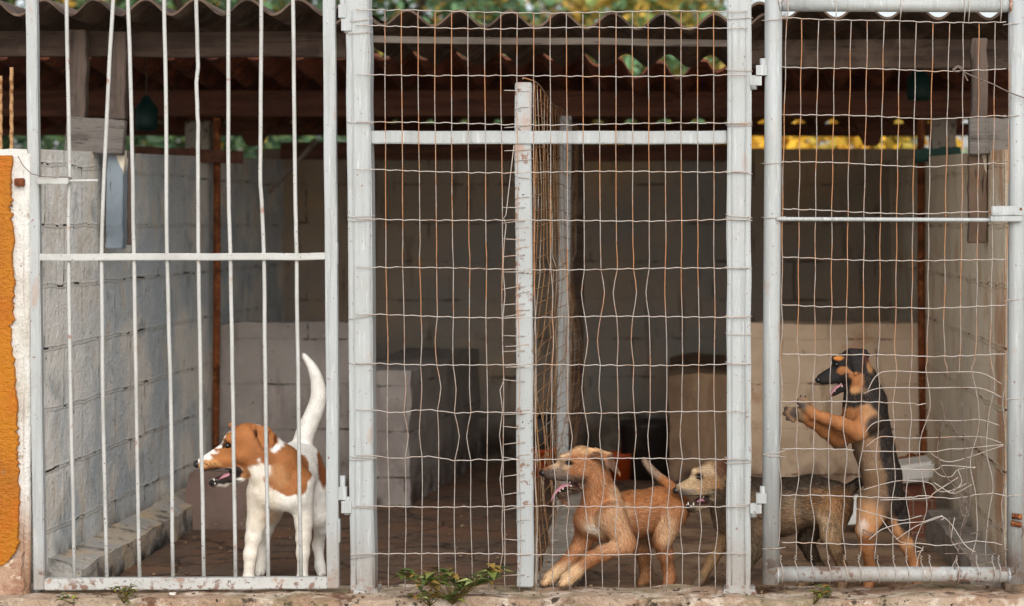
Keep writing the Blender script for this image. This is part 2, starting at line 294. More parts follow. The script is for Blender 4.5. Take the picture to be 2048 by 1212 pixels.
def vnoise(P, scale, seed=0):
    "smooth value noise, 0..1"
    Q = np.asarray(P) * scale + seed * 17.3 + 100; I = np.floor(Q).astype(np.int64); F = Q - I; F = F * F * (3 - 2 * F); out = np.zeros(len(Q))
    for dx in (0, 1):
        for dy in (0, 1):
            for dz in (0, 1):
                h = ((I[:, 0] + dx) * 374761393 + (I[:, 1] + dy) * 668265263 + (I[:, 2] + dz) * 2147483647 + seed * 974711) & 0xffffffff
                h = ((h ^ (h >> 13)) * 1274126177) & 0xffffffff; h = (h ^ (h >> 16)) / 4294967295
                out += h * (F[:, 0] if dx else 1 - F[:, 0]) * (F[:, 1] if dy else 1 - F[:, 1]) * (F[:, 2] if dz else 1 - F[:, 2])
    return out
def n1(x, y, z, sc, seed=0): return float(vnoise(np.array([[x, y, z]]), sc, seed)[0])
def rough_box(x0, x1, y0, y1, z0, z1, amp, step=.05, seed=1, sc=6):
    "a box cut into cells and roughened by noise"
    mb = MB()
    def cells(a, b): return max(1, int(round((b - a) / step)))
    nx, ny, nz = cells(x0, x1), cells(y0, y1), cells(z0, z1)
    L3 = lambda a, b, t: a + (b - a) * t
    for fn, a, b in ((lambda u, v: (L3(x0, x1, u), y0, L3(z0, z1, v)), nx, nz), (lambda u, v: (L3(x1, x0, u), y1, L3(z0, z1, v)), nx, nz),
                     (lambda u, v: (x0, L3(y1, y0, u), L3(z0, z1, v)), ny, nz), (lambda u, v: (x1, L3(y0, y1, u), L3(z0, z1, v)), ny, nz),
                     (lambda u, v: (L3(x0, x1, u), L3(y0, y1, v), z1), nx, ny), (lambda u, v: (L3(x0, x1, u), L3(y1, y0, v), z0), nx, ny)):
        mb.grid(fn, a, b)
    V = np.array(mb.v); dl = np.stack([vnoise(V, sc, seed + k) + .5 * vnoise(V, sc * 3, seed + k + 5) - .75 for k in range(3)], 1) * amp
    mb.v = [tuple(q) for q in V + dl]; return mb
def weld(o, d=1e-4):
    bm = bmesh.new(); bm.from_mesh(o.data); bmesh.ops.remove_doubles(bm, verts=bm.verts[:], dist=d)
    for f in bm.faces: f.smooth = True
    bm.to_mesh(o.data); bm.free()
    o.data.set_sharp_from_angle(angle=math.radians(40)); return o
# ---------------------------------------------------------------- setting
FZ = -.035                      # kennel floor level
LX, RX = XW(75), XW(2016)       # inner faces of the two side walls
BY = 3.9                        # back wall
g = MB().grid(lambda u, v: (-60 + 120 * u, -25 + 145 * v, -.12), 24, 24)
obj('ground', g, ground_m, kind='structure')
g = MB().grid(lambda u, v: (-30 + 60 * u, -24 + 23.2 * v, -.112 + .012 * (n1(u * 40, v * 30, 0, 1, 6) - .5)), 60, 40)
obj('bounce_street', g, bounce_street_m, kind='structure')  # unseen pale ground added in front to bounce light into the kennel
g = MB().grid(lambda u, v: (LX - .1 + (RX - LX + .2) * u, .1 + (BY + .1 - .1) * v, FZ + .012 * (n1(u * 3, v * 4, 0, 3, 3) - .5) + .008 * (n1(u * 3, v * 4, 0, 11, 4) - .5)), 90, 90)
obj('kennel_floor', g, floor_m, kind='structure')
s_ = obj('sill', rough_box(-4.2, 2.6, -.105, .125, -.3, .0, .022, .03, 3, 7), sill_m, kind='structure'); weld(s_)

# ---- walls
def wall(name, mb, m, label, org):
    o = obj(name, mb, m, org=org, label=label, cat='wall'); return o
def swall(x0, x1, y0): return MB().hexa([(x0, y0, -.2), (x1, y0, -.2), (x1, BY, -.2), (x0, BY, -.2), (x0, y0, 1.364), (x1, y0, 1.364), (x1, BY, 1.45), (x0, BY, 1.45)])
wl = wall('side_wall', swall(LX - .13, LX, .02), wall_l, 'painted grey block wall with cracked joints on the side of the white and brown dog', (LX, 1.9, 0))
pl = rough_box(LX - .02, XW(145), .10, 2.35, -.2, .085, .011, .025, 5, 9)
V = np.array(pl.v); top = np.clip((V[:, 0] - LX) / .11, 0, 1); V[:, 2] -= np.where(V[:, 2] > .05, top * .03, 0); pl.v = [tuple(q) for q in V]
o = obj('plinth', pl, plinth_m, wl); weld(o)
wr = wall('side_wall', swall(RX, RX + .14, .06), wall_r, 'stained cream block wall behind the tangled wire and the standing puppy', (RX, 1.9, 0))
pr = rough_box(RX - .10, RX + .02, .14, 2.3, -.2, .07, .03, .06, 15, 6); o = obj('plinth', pr, conc, wr); weld(o)
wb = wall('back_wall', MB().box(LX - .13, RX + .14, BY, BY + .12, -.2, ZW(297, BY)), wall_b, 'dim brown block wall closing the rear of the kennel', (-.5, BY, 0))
# left street-side wall: render, orange paint skin, bare foot
ox = XW(60)
ow = obj('street_wall', rough_box(-4.2, XW(56), -.02, .13, -.2, 1.362, .012, .05, 21, 8), plaster, org=(-3, 0, 0), label='orange painted wall with its paint flaking away beside the bar gate', cat='wall'); weld(ow)
def skin(name, pts, y0, y1, m):
    mb = MB(); n = len(pts); mb.add([(x, y0, z) for x, z in pts] + [(x, y1, z) for x, z in pts], [tuple(range(n))] + [(i, n + i, n + (i + 1) % n, (i + 1) % n) for i in range(n)])
    return obj(name, mb, m, ow)
edge = [(25, 312), (24, 360), (20, 385), (26, 400), (18, 415), (24, 430), (22, 445), (28, 460), (26, 520), (29, 560), (26, 600), (28, 640), (20, 650), (26, 662), (22, 690), (28, 720), (30, 760), (33, 800), (35, 850), (32, 862), (37, 880), (33, 905), (36, 930), (38, 990), (39, 1030), (36, 1060), (38, 1085), (32, 1100), (22, 1115), (6, 1130)]
pts = []
for i in range(len(edge) - 1):
    for k in range(5):
        t = k / 5; x = edge[i][0] * (1 - t) + edge[i + 1][0] * t; y = edge[i][1] * (1 - t) + edge[i + 1][1] * t
        pts.append((XW(x + random.uniform(-2.6, 2.6), -.03), ZW(y + random.uniform(-1.5, 1.5), -.03)))
low = [(-30, 1140), (-90, 1120), (-200, 1150), (-500, 1125), (-1100, 1140)]
pts += [(XW(x), ZW(y)) for x, y in low]; pts += [(-4.2, 1.345), (XW(-300), 1.345)]
skin('paint_skin', pts, -.038, -.02, orange)
fp = [(-4.2, ZW(1105))] + [(XW(x), ZW(1105 + 18 * n1(x, 0, 0, .05, 4))) for x in range(-1300, 40, 12)] + [(XW(52 + random.uniform(-4, 4)), ZW(y)) for y in range(1100, 1205, 8)] + [(-4.2, ZW(1205))]
skin('bare_foot', fp, -.032, -.015, brown_plaster)
o = obj('corner_strip', MB().tube([(XW(56 + (q % 3 - 1) * .6), -.01, z) for q, z in enumerate(np.linspace(-.02, 1.35, 12))], .013, 8), plaster, ow)
# rebars in the wall head
for i, px in enumerate((23, 1)):
    mb = MB(); zs = np.linspace(1.33, ZW(135 if i == 0 else 152, .04), 70)
    mb.tube([(XW(px, .04) + .0008 * math.sin(q * .6), .04, z) for q, z in enumerate(zs)], [.0055 + .0012 * (q % 2) for q in range(70)], 8)
    obj('rebar', mb, rebar_m, org=(XW(px, .04), .04, 1.33), label=('ribbed rusty rebar standing on the wall head nearest the bar gate', 'ribbed rusty rebar at the very edge of the photo, over the orange wall')[i], cat='rebar')

# ---- low walls (dog beds) in both rear corners
yb = 2.38
def lw(pxs, pys, y0, y1, m, label, seed, skew=0):
    x0, x1 = XW(pxs[0], y0), XW(pxs[1], y0); zt = ZW(pys, y0); rb_ = rough_box(x0, x1, y0, y1, FZ - .1, zt, .014, .02, seed, 9)
    V = np.array(rb_.v); V[:, 0] += skew * np.clip((V[:, 1] - y0) / (y1 - y0), 0, 1) * np.clip((V[:, 0] - x0) / (x1 - x0), 0, 1)
    e = np.minimum(np.abs(V[:, 0] - x1), np.abs(V[:, 0] - x0)) + np.abs(V[:, 2] - zt); ch = np.clip(.03 - e, 0, .03) * vnoise(V, 20, seed + 3) * .6; V[:, 2] -= ch; rb_.v = [tuple(q) for q in V]
    o = obj('low_wall', rb_, m, org=((x0 + x1) / 2, y0, FZ), label=label, cat='low wall'); weld(o)
lw((430, 706), 645, yb, yb + .14, bench_l, 'tall mauve grey rendered slab behind the white and brown dog', 61)
lw((703, 820), 740, yb - .1, BY - .02, bench_l, 'lower mauve grey block running back from the first white post', 62, .13)
lw((1470, 1846), 646, yb, yb + .14, bench_r, 'beige rendered slab behind the standing black and tan puppy', 63)
lw((1338, 1475), 748, yb + .1, BY - .02, bench_d, 'lower brown block behind the brindle dog with its head by the post', 64, -.02)
# ---- divider kerb
xk = XW(1066)
kb = rough_box(xk + .0, xk + .115, .12, 3.2, -.2, .075, .03, .06, 31, 6)
V = np.array(kb.v); V[:, 2] -= np.where(V[:, 2] > .03, np.clip((.9 - V[:, 1]) / .9, 0, 1) * .075, 0); kb.v = [tuple(q) for q in V]
o = obj('divider_kerb', kb, conc, org=(xk, 1.6, FZ), label='rough grey concrete kerb under the dividing mesh, by the tan dog', cat='kerb'); weld(o)

# ---- roof: three corrugated sheets, a tile roof behind, timbers
P0 = .168
def sheet(px0, px1, crest_px, py_tr0, py_tr1, label, jag=0, yf=.45, yr=1.95):
    x0, x1 = XW(px0, yf), XW(px1, yf); xc = XW(crest_px, yf); A = .0255; th = .009
    z0, z1 = ZW(py_tr0, yf) + A, ZW(py_tr1, yf) + A
    n = int((x1 - x0) / P0 * 16); ny = 10
    def f(side):
        def q(u, v):
            x = x0 + (x1 - x0) * u; c = math.cos(2 * math.pi * (x - xc) / P0)
            ef = jag * (n1(x, 0, 1, 22, 2) - .5) if v == 0 else 0
            y = yf + ef + (yr - yf) * v
            return (x, y, z0 + (z1 - z0) * u + A * c - .012 * v + side * th + .006 * (n1(x, y, 0, 2.1, 8) - .5))
        return q
    mb = MB().grid(f(1), n, ny).grid(f(0), n, ny, flip=True); t, b = f(1), f(0)
    for v in (0., 1.): mb.grid(lambda u, w, v=v: tuple(np.array(b(u, v)) * (1 - w) + np.array(t(u, v)) * w), n, 1, flip=v > .5, smooth=False)
    o = obj('roof_sheet', mb, roof_m, org=((x0 + x1) / 2, 1.2, z0), label=label, cat='roof sheet', group='corrugated sheets of the kennel roof'); weld(o); return o
sheet(-700, 700, 189, 34, 32, 'corrugated fibre cement sheet with a broken lip above the bar gate', .03)
sheet(672, 1530, 815, 52, 62, 'corrugated fibre cement sheet sagging lowest, above the wire mesh panel', .008, .43, 1.92)
sheet(1500, 2700, 1520, 39, 44, 'corrugated fibre cement sheet above the round tube gate', .015, .47, 1.97)
# clay tile roof, sloping down to the rear
def tiles():
    y0, y1 = 2.0, 4.25; zf, zr = ZW(147, y0), ZW(246, y1); x0, x1 = -3.6, 2.4; p = .1705; xc = XW(976, y0)
    rows = 7; mb = MB(); n = int((x1 - x0) / p * 12)
    for r in range(rows):
        ya, yb_ = y0 + (y1 - y0) * r / rows, y0 + (y1 - y0) * (r + 1) / rows + .05
        def q(u, v, th):
            x = x0 + (x1 - x0) * u; y = ya + (yb_ - ya) * v; c = math.cos(2 * math.pi * (x - xc) / p)
            c = max(-1, min(1, c * 1.6)) * .5 + c * .5
            tt = (y - y0) / (y1 - y0); gap = math.exp(-((x - XW(1330, 2)) / .27) ** 4); lift = .078 * (1 - gap) * (1 - tt); return (x + .006 * math.sin(r * 5 + x * 40), y, zf + (zr - zf) * tt + .034 * c + .018 * (1 - v) - .009 + th + lift)
        mb.grid(lambda u, v: q(u, v, .011), n, 2).grid(lambda u, v: q(u, v, 0), n, 2, flip=True)
        for v in (0., 1.): mb.grid(lambda u, w, v=v: q(u, v, .011 * w), n, 1, flip=v > .5, smooth=False)
    return mb
obj('tile_roof', tiles(), tile_m, org=(-.5, 3, 1.7), label='dark clay tile roof over the rear half of the kennel', cat='roof')
def timber(name, a, b, w, d, m, label, cat='beam', seg=8, jit=.002, up=(0, 0, 1)):
    mb = MB().beam(a, b, w, d, up, seg, jit); return obj(name, mb, m, org=(np.array(a) + np.array(b)) / 2, label=label, cat=cat, bevel=.003)
def hbeam(px0, px1, pyt, pyb, y, dep, m, label, drop=0):
    zc = (ZW(pyt, y) + ZW(pyb, y)) / 2; h = ZW(pyt, y) - ZW(pyb, y)
    return timber('roof_beam', (XW(px0, y), y + dep / 2, zc), (XW(px1, y), y + dep / 2, zc - drop), dep, h, m, label)
hbeam(-600, 705, 62, 112, .72, .05, wood_x, 'dark weathered beam under the corrugated roof above the bar gate')
hbeam(712, 1500, 70, 83, .60, .04, wood_lath, 'thin pale lath under the sagging roof sheet', .018)
hbeam(1490, 2600, 78, 136, .72, .05, wood_x, 'thick dark beam under the corrugated roof above the tube gate')
hbeam(-500, 2500, 181, 232, 2.6, .06, wood_red, 'long red brown purlin under the tile roof')
hbeam(-300, 2400, 246, 271, 4.2, .05, wood_red, 'thin dark batten at the lower edge of the tiles')
timber('wall_plate', (LX, BY - .06, ZW(301, BY - .06)), (XW(1480, BY), BY - .06, ZW(306, BY - .06)), .05, .082, wood_red, 'red brown plank along the head of the rear wall', 'plank')
timber('plank', (XW(270, 1.9), 1.9, ZW(306, 1.9)), (XW(480, 2.3), 2.3, ZW(315, 2.3)), .04, .052, wood_red, 'reddish plank end lying level on the block wall head', 'plank')
timber('brace', (XW(634, 2.9), 2.9, ZW(281, 2.9)), (XW(537, 2.9), 2.9, ZW(385, 2.9)), .02, .02, dwire, 'thin dark diagonal brace in front of the rear wall', 'brace', 1, 0)
# bent truss knees at the back
for px, lab in ((505, 'short knee under the tile roof behind the bar gate'), (1743, 'short knee under the tile roof behind the tube gate')):
    y = 3.3; x = XW(px, y); mb = MB().hexa([(x - .03, y, ZW(291, y)), (x + .03, y, ZW(291, y)), (x + .03, y + .08, ZW(291, y)), (x - .03, y + .08, ZW(291, y)), (x - .1, y, ZW(228, y)), (x + .1, y, ZW(228, y)), (x + .1, y + .08, ZW(228, y)), (x - .1, y + .08, ZW(228, y))])
    obj('knee', mb, wood_red, org=(x, y, 1.5), bevel=.004, label=lab, cat='roof knee')
# wooden posts fixed to the side walls
yp = .66
timber('roof_post', (XW(156, yp), yp, ZW(238, yp)), (XW(159, yp), yp, ZW(60, yp)), .04, .058, wood_z, 'narrow grey wooden post rising from the grey board', 'post', up=(1, 0, 0))
timber('roof_post', (XW(235, yp), yp, ZW(238, yp)), (XW(237, yp), yp, ZW(64, yp)), .04, .064, wood_z, 'wider dark wooden post above the blue grey post', 'post', up=(1, 0, 0))
timber('nailed_board', (XW(134, yp - .05), yp - .05, ZW(268, yp)), (XW(249, yp - .05), yp - .05, ZW(277, yp)), .035, .118, wood_grey, 'grey knotty board nailed across two posts on the block wall head', 'board')
timber('wall_post', (XW(232, yp), yp, ZW(499, yp)), (XW(235, yp), yp, ZW(300, yp)), .06, .056, blue_post, 'blue grey post with peeling cream paint on the block wall', 'post', up=(1, 0, 0))
timber('wall_post', (XW(256, yp + .05), yp + .06, ZW(490, yp)), (XW(256, yp + .05), yp + .06, ZW(300, yp)), .05, .03, wood_z, 'dark plank backing the blue grey post', 'post', up=(1, 0, 0))
yq = .45
timber('roof_post', (XW(1957, yq), yq, ZW(300, yq)), (XW(1957, yq), yq, ZW(76, yq)), .04, .052, wood_z, 'dark wooden post near the stained wall under the beam', 'post', up=(1, 0, 0))
timber('nailed_board', (XW(1938, yq - .05), yq - .05, ZW(274, yq)), (XW(2024, yq - .05), yq - .05, ZW(274, yq)), .035, .118, wood_grey, 'grey board nailed over the stained wall head', 'board')
timber('wall_post', (XW(1954, yq + .01), yq, ZW(486, yq)), (XW(1954, yq + .01), yq, ZW(309, yq)), .05, .058, brown_post, 'brown peeling post fixed to the stained wall behind the latch', 'post', up=(1, 0, 0))
timber('corner_post', (XW(1155, 3.2), 3.2, FZ), (XW(1155, 3.2), 3.2, ZW(240, 3.2)), .07, .055, wood_x, 'dark brown wooden pole just behind the far divider post', 'post', up=(1, 0, 0))
timber('corner_post', (XW(400, 3.0), 3.0, 1.2), (XW(400, 3.0), 3.0, ZW(243, 3.0)), .1, .11, conc, 'grey concrete stub standing on the block wall behind the bars', 'post', up=(1, 0, 0))
timber('corner_post', (XW(1886, 2.9), 2.9, 1.2), (XW(1886, 2.9), 2.9, ZW(225, 2.9)), .1, .11, conc, 'grey concrete stub standing on the stained wall behind the mesh', 'post', up=(1, 0, 0))
# pipes in the corners
for a, b, lab in ((431, 434, 'rusty brown pipe in the corner beside the bars'), (1846, 1842, 'rusty brown pipe in the corner behind the puppy')):
    yy = 2.3; x = XW(a, yy); mb = MB().tube([(x, yy, ZW(900, yy)), (XW(b, yy), yy, ZW(560, yy)), (XW(b, yy), yy, ZW(236, yy))], .0155, 10)
    obj('corner_pipe', mb, rust, org=(x, yy, .3), label=lab, cat='pipe')
yy = 2.25; mb = MB().tube([W(1796, 921, yy), W(1818, 918, yy), W(1838, 914, yy), W(1848, 900, yy), W(1848, 860, yy)], .014, 10).ball(W(1822, 917, yy), .024)
obj('water_pipe', mb, rust, org=W(1820, 918, yy), label='short rusty water pipe with a round joint on the beige slab', cat='pipe')

# ---- loose things on the floor
yy = 1.55; mb = MB(); out = [(362, 1078), (362, 1040), (367, 985), (373, 950), (382, 944), (440, 947), (486, 950), (492, 960), (492, 1084), (430, 1084)]
zb = W(0, 1080, yy)[2]; V = [W(x, y, yy) for x, y in out]; V = [v + np.array([0, .2 * (v[2] - zb), 0]) for v in V]; n = len(V)
mb.add(V + [v + np.array([0, .025, 0]) for v in V], [tuple(range(n))[::-1], tuple(range(n, 2 * n))] + [(i, (i + 1) % n, n + (i + 1) % n, n + i) for i in range(n)])
obj('leaning_board', mb, board_m, org=W(420, 1080, yy), label='brown board leaning upright behind the muzzle of the white and brown dog', cat='board')
def bucket(px, py, yy, r, h, m, label, inner):
    c = W(px, py, yy); c[2] = FZ
    t = thing('bucket', c, label, 'bucket', None)
    obj('shell', MB().lathe(c, [(0.001, .005), (r * .8, .005), (r, h), (r * 1.06, h), (r * 1.06, h - .015), (r * 1.0, h - .016), (r * .8, 0), (.001, 0)]), m, t)
    obj('lining', MB().lathe(c, [(0.001, h * .82), (r * .95, h * .83)]), inner, t); return t
bucket(1083, 0, 3.3, .078, .13, bucket_m, 'orange bucket just beside the middle white post, behind the tan dog', black_m)
bucket(1241, 0, 3.2, .072, .12, bucket_m, 'orange bucket behind the ear of the tan dog', black_m)
c = W(1303, 0, 3.25); c[2] = FZ
obj('tub', MB().lathe(c, [(0.001, 0), (.13, 0), (.15, .24), (.16, .25), (.15, .26), (.135, .25), (.12, .03), (.001, .03)]), black_m, org=c, label='black round tub in the shade between the tan dog and brindle dog', cat='tub')
c = W(1082, 0, 3.45); c[2] = FZ
obj('tub', MB().lathe(c, [(0.001, 0), (.1, 0), (.11, .26), (.1, .27), (.08, .03), (.001, .03)]), black_m, org=c, label='black tub rising behind the orange bucket near the middle post', cat='tub')
litter_m = mat('straw_and_grit', S('8d765c'), [dict(s=9, lo=.4, hi=.6, c=S('5e4c3c'))])
# loose grit, straw and crumbs on the floor and sill
r_ = np.random.default_rng(77); mb = MB()
for k in range(520):
    onsill = k < 200; x = r_.uniform(LX + .15, RX - .1); y = r_.uniform(-.09, .11) if onsill else .13 + r_.random() ** 1.6 * 2.2; z = .002 if onsill else FZ + .004
    if k % 5 == 0:
        a = r_.uniform(0, 6.28); l = r_.uniform(.01, .035); mb.tube([(x, y, z + .003), (x + l * math.cos(a), y + l * math.sin(a), z + .004), (x + 1.8 * l * math.cos(a + .3), y + 1.8 * l * math.sin(a + .3), z + .003)], .0012, 4)
    else:
        q = r_.uniform(.002, .008) * (.7 if onsill else 1); mb.ball((x, y, z), q, 6, (1.3, 1, .6)); n_ = 24; mb.v[-n_:] = [tuple(np.array(v) + r_.normal(0, q * .22, 3)) for v in mb.v[-n_:]]
tag(obj('floor_litter', mb, litter_m), 'small grit and straw scattered over the floor and sill', 'litter', kind='stuff')
# clay brick, white tray and bowl behind the puppy
yy = 1.35; mb = MB().hexa([W(1812, 1098, yy), W(1886, 1096, yy), W(1886, 1096, yy) + [0, .1, 0], W(1812, 1098, yy) + [0, .1, 0], W(1797, 968, yy), W(1866, 966, yy), W(1866, 966, yy) + [0, .1, 0], W(1797, 968, yy) + [0, .1, 0]])
obj('clay_brick', mb, clay_m, org=W(1840, 1097, yy), bevel=.006, label='tilted red brown clay block behind the legs of the puppy', cat='brick')
yy = 1.3; a = W(1790, 968, yy); b = W(1864, 962, yy); 
mb = MB().hexa([a, b, b + [.01, .2, -.01], a + [.01, .2, -.01], a + [-.012, -.01, .062], b + [.012, -.01, .075], b + [.012, .22, .075], a + [-.012, .22, .062]])
obj('white_tray', mb, whitep, org=a, bevel=.012, label='white plastic tray lying on top of the clay block', cat='tray')
yy = 1.5; c = W(1716, 1030, yy)
mb = MB().lathe(c, [(.001, -.03), (.05, -.03), (.07, .03), (.075, .032), (.07, .036), (.045, -.02), (.001, -.02)], ax=(-.3, -.5, .6))
obj('bowl', mb, whitep, org=c, label='small white bowl tipped behind the legs of the puppy', cat='bowl')
# hanging teal things, deep in the shade
for px, py, yy, r, lab in ((293, 232, 1.9, .045, 'dim teal plastic bottle hanging under the roof behind the bars'), (1838, 172, 1.9, .05, 'dim teal plastic bottle hanging behind the mesh of the tube gate')):
    c = W(px, py, yy); t = thing('hanging_bottle', c, lab, 'bottle')
    obj('body', MB().lathe(c, [(.001, -.06), (r * .9, -.058), (r, -.03), (r, .03), (r * .5, .06), (r * .3, .08), (.001, .082)]), teal_m, t)
    obj('string', MB().tube([c + [0, 0, .08], c + [0, 0, .26]], .002, 5), dwire, t)
yy = 2.2; a, b = W(1830, 312, yy), W(1922, 306, yy)
obj('green_strip', MB().beam(a, b, .03, .055, (0, 0, 1), 8, .003), dgreen_m, org=a, label='dark green plastic strip tied across near the stained wall head', cat='strip')

class Ties:
    def __init__(s, m=None, nm='tie_wire'): s.l = []; s.m = m or hwire; s.nm = nm
    def tube(s, pts, r, n): s.l.append((pts, r, n))
    def build(s, parent):
        for q in s.l: obj(s.nm, MB().tube(*q), s.m, parent)
# ---------------------------------------------------------------- bar gate
def px_path(pts, y, yo=None): return [W(p[0], p[1], y) for p in pts]
gt = thing('bar_gate', W(360, 1180), 'white steel gate of plain upright bars in front of the white and brown dog', 'gate')
def flat(p0, p1, w, d, y=0, seg=10, jit=.0008): return MB().beam(W(*p0, y), W(*p1, y), d, w, (1, 0, 0), seg, jit)
def hflat(p0, p1, h, d, y=0, seg=10, jit=.0008): return MB().beam(W(*p0, y), W(*p1, y), d, h, (0, 0, 1), seg, jit)
w1 = 22 / K
obj('stile', flat((63, -60), (81, 1178), w1, .03), paint, gt, bevel=.003)
obj('stile', flat((659, -60), (668, 1176), 24 / K, .03), paint, gt, bevel=.003)
obj('rail', hflat((78, 515), (655, 512), 14 / K, .022, -.001), paint_bar, gt, bevel=.002)
obj('rail', hflat((92, 1168), (657, 1165), 23 / K, .032), paint_bar, gt, bevel=.003)
obj('rail', hflat((62, -62), (659, -62), 22 / K, .03), paint_bar, gt, bevel=.003)
bars = [[(133, -60), (133, 0), (139, 350), (137, 430), (137, 517), (142, 819), (149, 1160)], [(230, -60), (226, 0), (217, 160), (206, 400), (203, 517), (206, 819), (214, 1160)],
        [(254, -60), (256, 0), (262, 180), (266, 420), (268, 517), (273, 819), (279, 1160)], [(327, -60), (328, 0), (332, 200), (333, 420), (334, 517), (342, 819), (346, 1160)],
        [(391, -60), (392, 0), (396, 130), (393, 165), (396, 250), (396, 420), (397, 517), (402, 819), (408, 1160)], [(457, -60), (457, 0), (456, 250), (458, 420), (461, 517), (466, 819), (471, 1160)],
        [(522, -60), (523, 0), (521, 250), (521, 370), (525, 430), (528, 517), (531, 819), (537, 1160)], [(586, -60), (586, 0), (588, 200), (591, 420), (593, 517), (597, 819), (602, 1160)]]
for b in bars: 
    q = []
    for i in range(len(b) - 1):
        for t in np.linspace(0, 1, 4, endpoint=False): q.append(tuple(np.array(b[i]) * (1 - t) + np.array(b[i + 1]) * t))
    q.append(b[-1]); obj('bar', MB().tube([W(x, y, .004) + RNG.normal(0, .0004, 3) for x, y in q], .0062, 8), paint_bar, gt)
lt = obj('latch', MB().box(XW(80), XW(142), -.03, -.008, ZW(369), ZW(355)), paint_bar, gt, bevel=.002)
obj('bolt', MB().tube([W(128, 362, -.02), W(196, 361, -.02)], .0045, 8), paint_bar, lt)
obj('latch_wire', MB().tube([W(36, 312, -.045), W(45, 330, -.04), W(62, 347, -.04), W(85, 353, -.04), W(115, 355, -.036)], .0013, 6).ring(W(129, 356, -.02), (0, .3, 1), .022, .0014, sy=.5), dwire, lt)
h_ = obj('bracket', MB().box(XW(36), XW(55), -.04, -.02, ZW(373), ZW(357)), rust, gt, bevel=.003)
for py in (985, 22):
    h = obj('hinge', MB().box(XW(678), XW(694), -.012, .014, ZW(py + 14), ZW(py - 12)).tube([W(685, py + 14, 0), W(685, py - 34, 0)], .009, 10), paint, gt, bevel=0)
    obj('hinge_leaf', MB().box(XW(684), XW(704), -.014, .016, ZW(py + 40), ZW(py + 16)).tube([W(694, py + 44, 0), W(694, py + 8, 0)], .01, 10), paint, h)
obj('weld_plate', MB().box(XW(671), XW(676), -.014, .014, ZW(530), ZW(484)), paint, gt, bevel=.002)
obj('weld_plate', MB().box(XW(676), XW(681), -.014, .014, ZW(1085), ZW(1037)), paint, gt, bevel=.002)

# ---------------------------------------------------------------- wire panel between the two big posts
fn = thing('mesh_fence', W(1100, 1185), 'white posts and rail with square wire mesh in front of the tan dog', 'fence')
obj('post', flat((718, -70), (729, 1186), 48 / K, .075, .03, 14, .0010), paint, fn, bevel=.004)
obj('post', flat((1479, -70), (1476, 1184), 48 / K, .075, .03, 14, .0010), paint, fn, bevel=.004)
obj('rail', hflat((742, 275), (1455, 275), 26 / K, .035, .03, 14, .0007), paint, fn, bevel=.003)
mp_ = obj('middle_post', flat((1047, 166), (1051, 1172), 33 / K, .035, .035, 14, .0008), paint_rusty, fn, bevel=.003)
obj('footing', rough_box(XW(701), XW(757), -.018, .085, -.05, .010, .02, .012, 51, 20), paint, fn); obj('footing', rough_box(XW(1447), XW(1508), -.018, .085, -.05, .012, .02, .012, 52, 20), paint, fn)
cols = [769.4, 803, 836.6, 869.9, 902.8, 935.7, 969.3, 1002, 1034, 1067, 1100, 1133, 1166, 1198.7, 1231.6, 1264.5, 1296.8, 1329.7, 1362, 1394.8, 1427]
rows = [23, 55, 151, 247, 343, 440, 537, 633, 729, 824, 917, 1013, 1108]
ym = -.014
def rowy(r, x):
    t = (x - 745) / 710; return rows[r] + (-3 + 6 * math.sin(min(t * 2.2, 1) * 1.5) - (3 * t)) * (1 if r < 11 else .4) + 1.4 * math.sin(x * .013 + r * 2) + (3 * math.sin((x - 760) * .05) if r in (9, 10) and x < 960 else 0)
def colx(i, y):
    t = max(0, (y - 150) / 950); return cols[i] + (8.5 - 5 * i / 20) * t + (1.2 * math.sin(i * 7 + y * .02) if y > 500 else .5 * math.sin(i * 5 + y * .01))
wig = {6: {11: -2, 12: -7, 13: 7, 14: -8, 15: 7, 16: -6, 10: 3}, 7: {12: 7, 13: -6, 14: 3, 15: -4, 3: -4, 2: 2, 10: 3}, 8: {3: 8, 4: 5, 5: -2, 2: 3, 12: -5, 13: -4, 15: -3, 1: 4},
       9: {1: 8, 2: -4, 4: 9, 5: -9, 12: 6, 11: 7, 13: -5, 14: 2, 15: 4, 16: -4, 17: 3, 18: -4}, 10: {9: -3, 10: 5, 11: -5, 12: -6, 13: 6, 14: -6, 15: 3, 16: 6, 17: 6, 18: -7, 19: 4}, 11: {11: -5, 12: 6, 13: -6, 14: -6, 15: 8, 16: -7, 17: 5, 18: -6, 19: 5, 20: 6}}
vm = MB()
for i in range(len(cols)):
    p = []
    for r in range(len(rows)):
        y = rowy(r, cols[i]); p.append(W(colx(i, y), y, ym + .001 * (-1) ** r))
        y2 = (rowy(r + 1, cols[i]) if r + 1 < len(rows) else 1180); a = wig.get(r, {}).get(i, random.uniform(-1, 1) if r > 5 else random.uniform(-.5, .5))
        for tt, k in ((.25, .6), (.5, 1), (.75, .6)):
            yy = y + (y2 - y) * tt; p.append(W(colx(i, yy) + a * k, yy, ym))
    p.append(W(colx(i, 1182) + random.uniform(-2, 2), 1182, ym)); vm.tube(p, .0014, 6)
obj('upright_wire', vm, wire, fn)
hm = MB()
for r in range(len(rows)):
    p = []
    for x in np.arange(712, 1502, 8.):
        kink = .8 * math.sin((x - 769) / 33 * math.pi * 2) if 745 < x < 1455 else 0
        p.append(W(x, rowy(r, min(max(x, 745), 1455)) + kink + random.uniform(-.5, .5), ym - .003 if 745 < x < 1452 else ym - .004))
    hm.tube(p, .0015, 6)
obj('cross_wire', hm, hwire, fn)
for x0, x1 in ((704, 712), (736, 746), (1465, 1463), (1492, 1490)): obj('edge_wire', MB().tube([W(x0 + (x1 - x0) * t + random.uniform(-.6, .6), 20 + 1150 * t, ym + .003) for t in np.linspace(0, 1, 30)], .0015, 5), paint, fn)

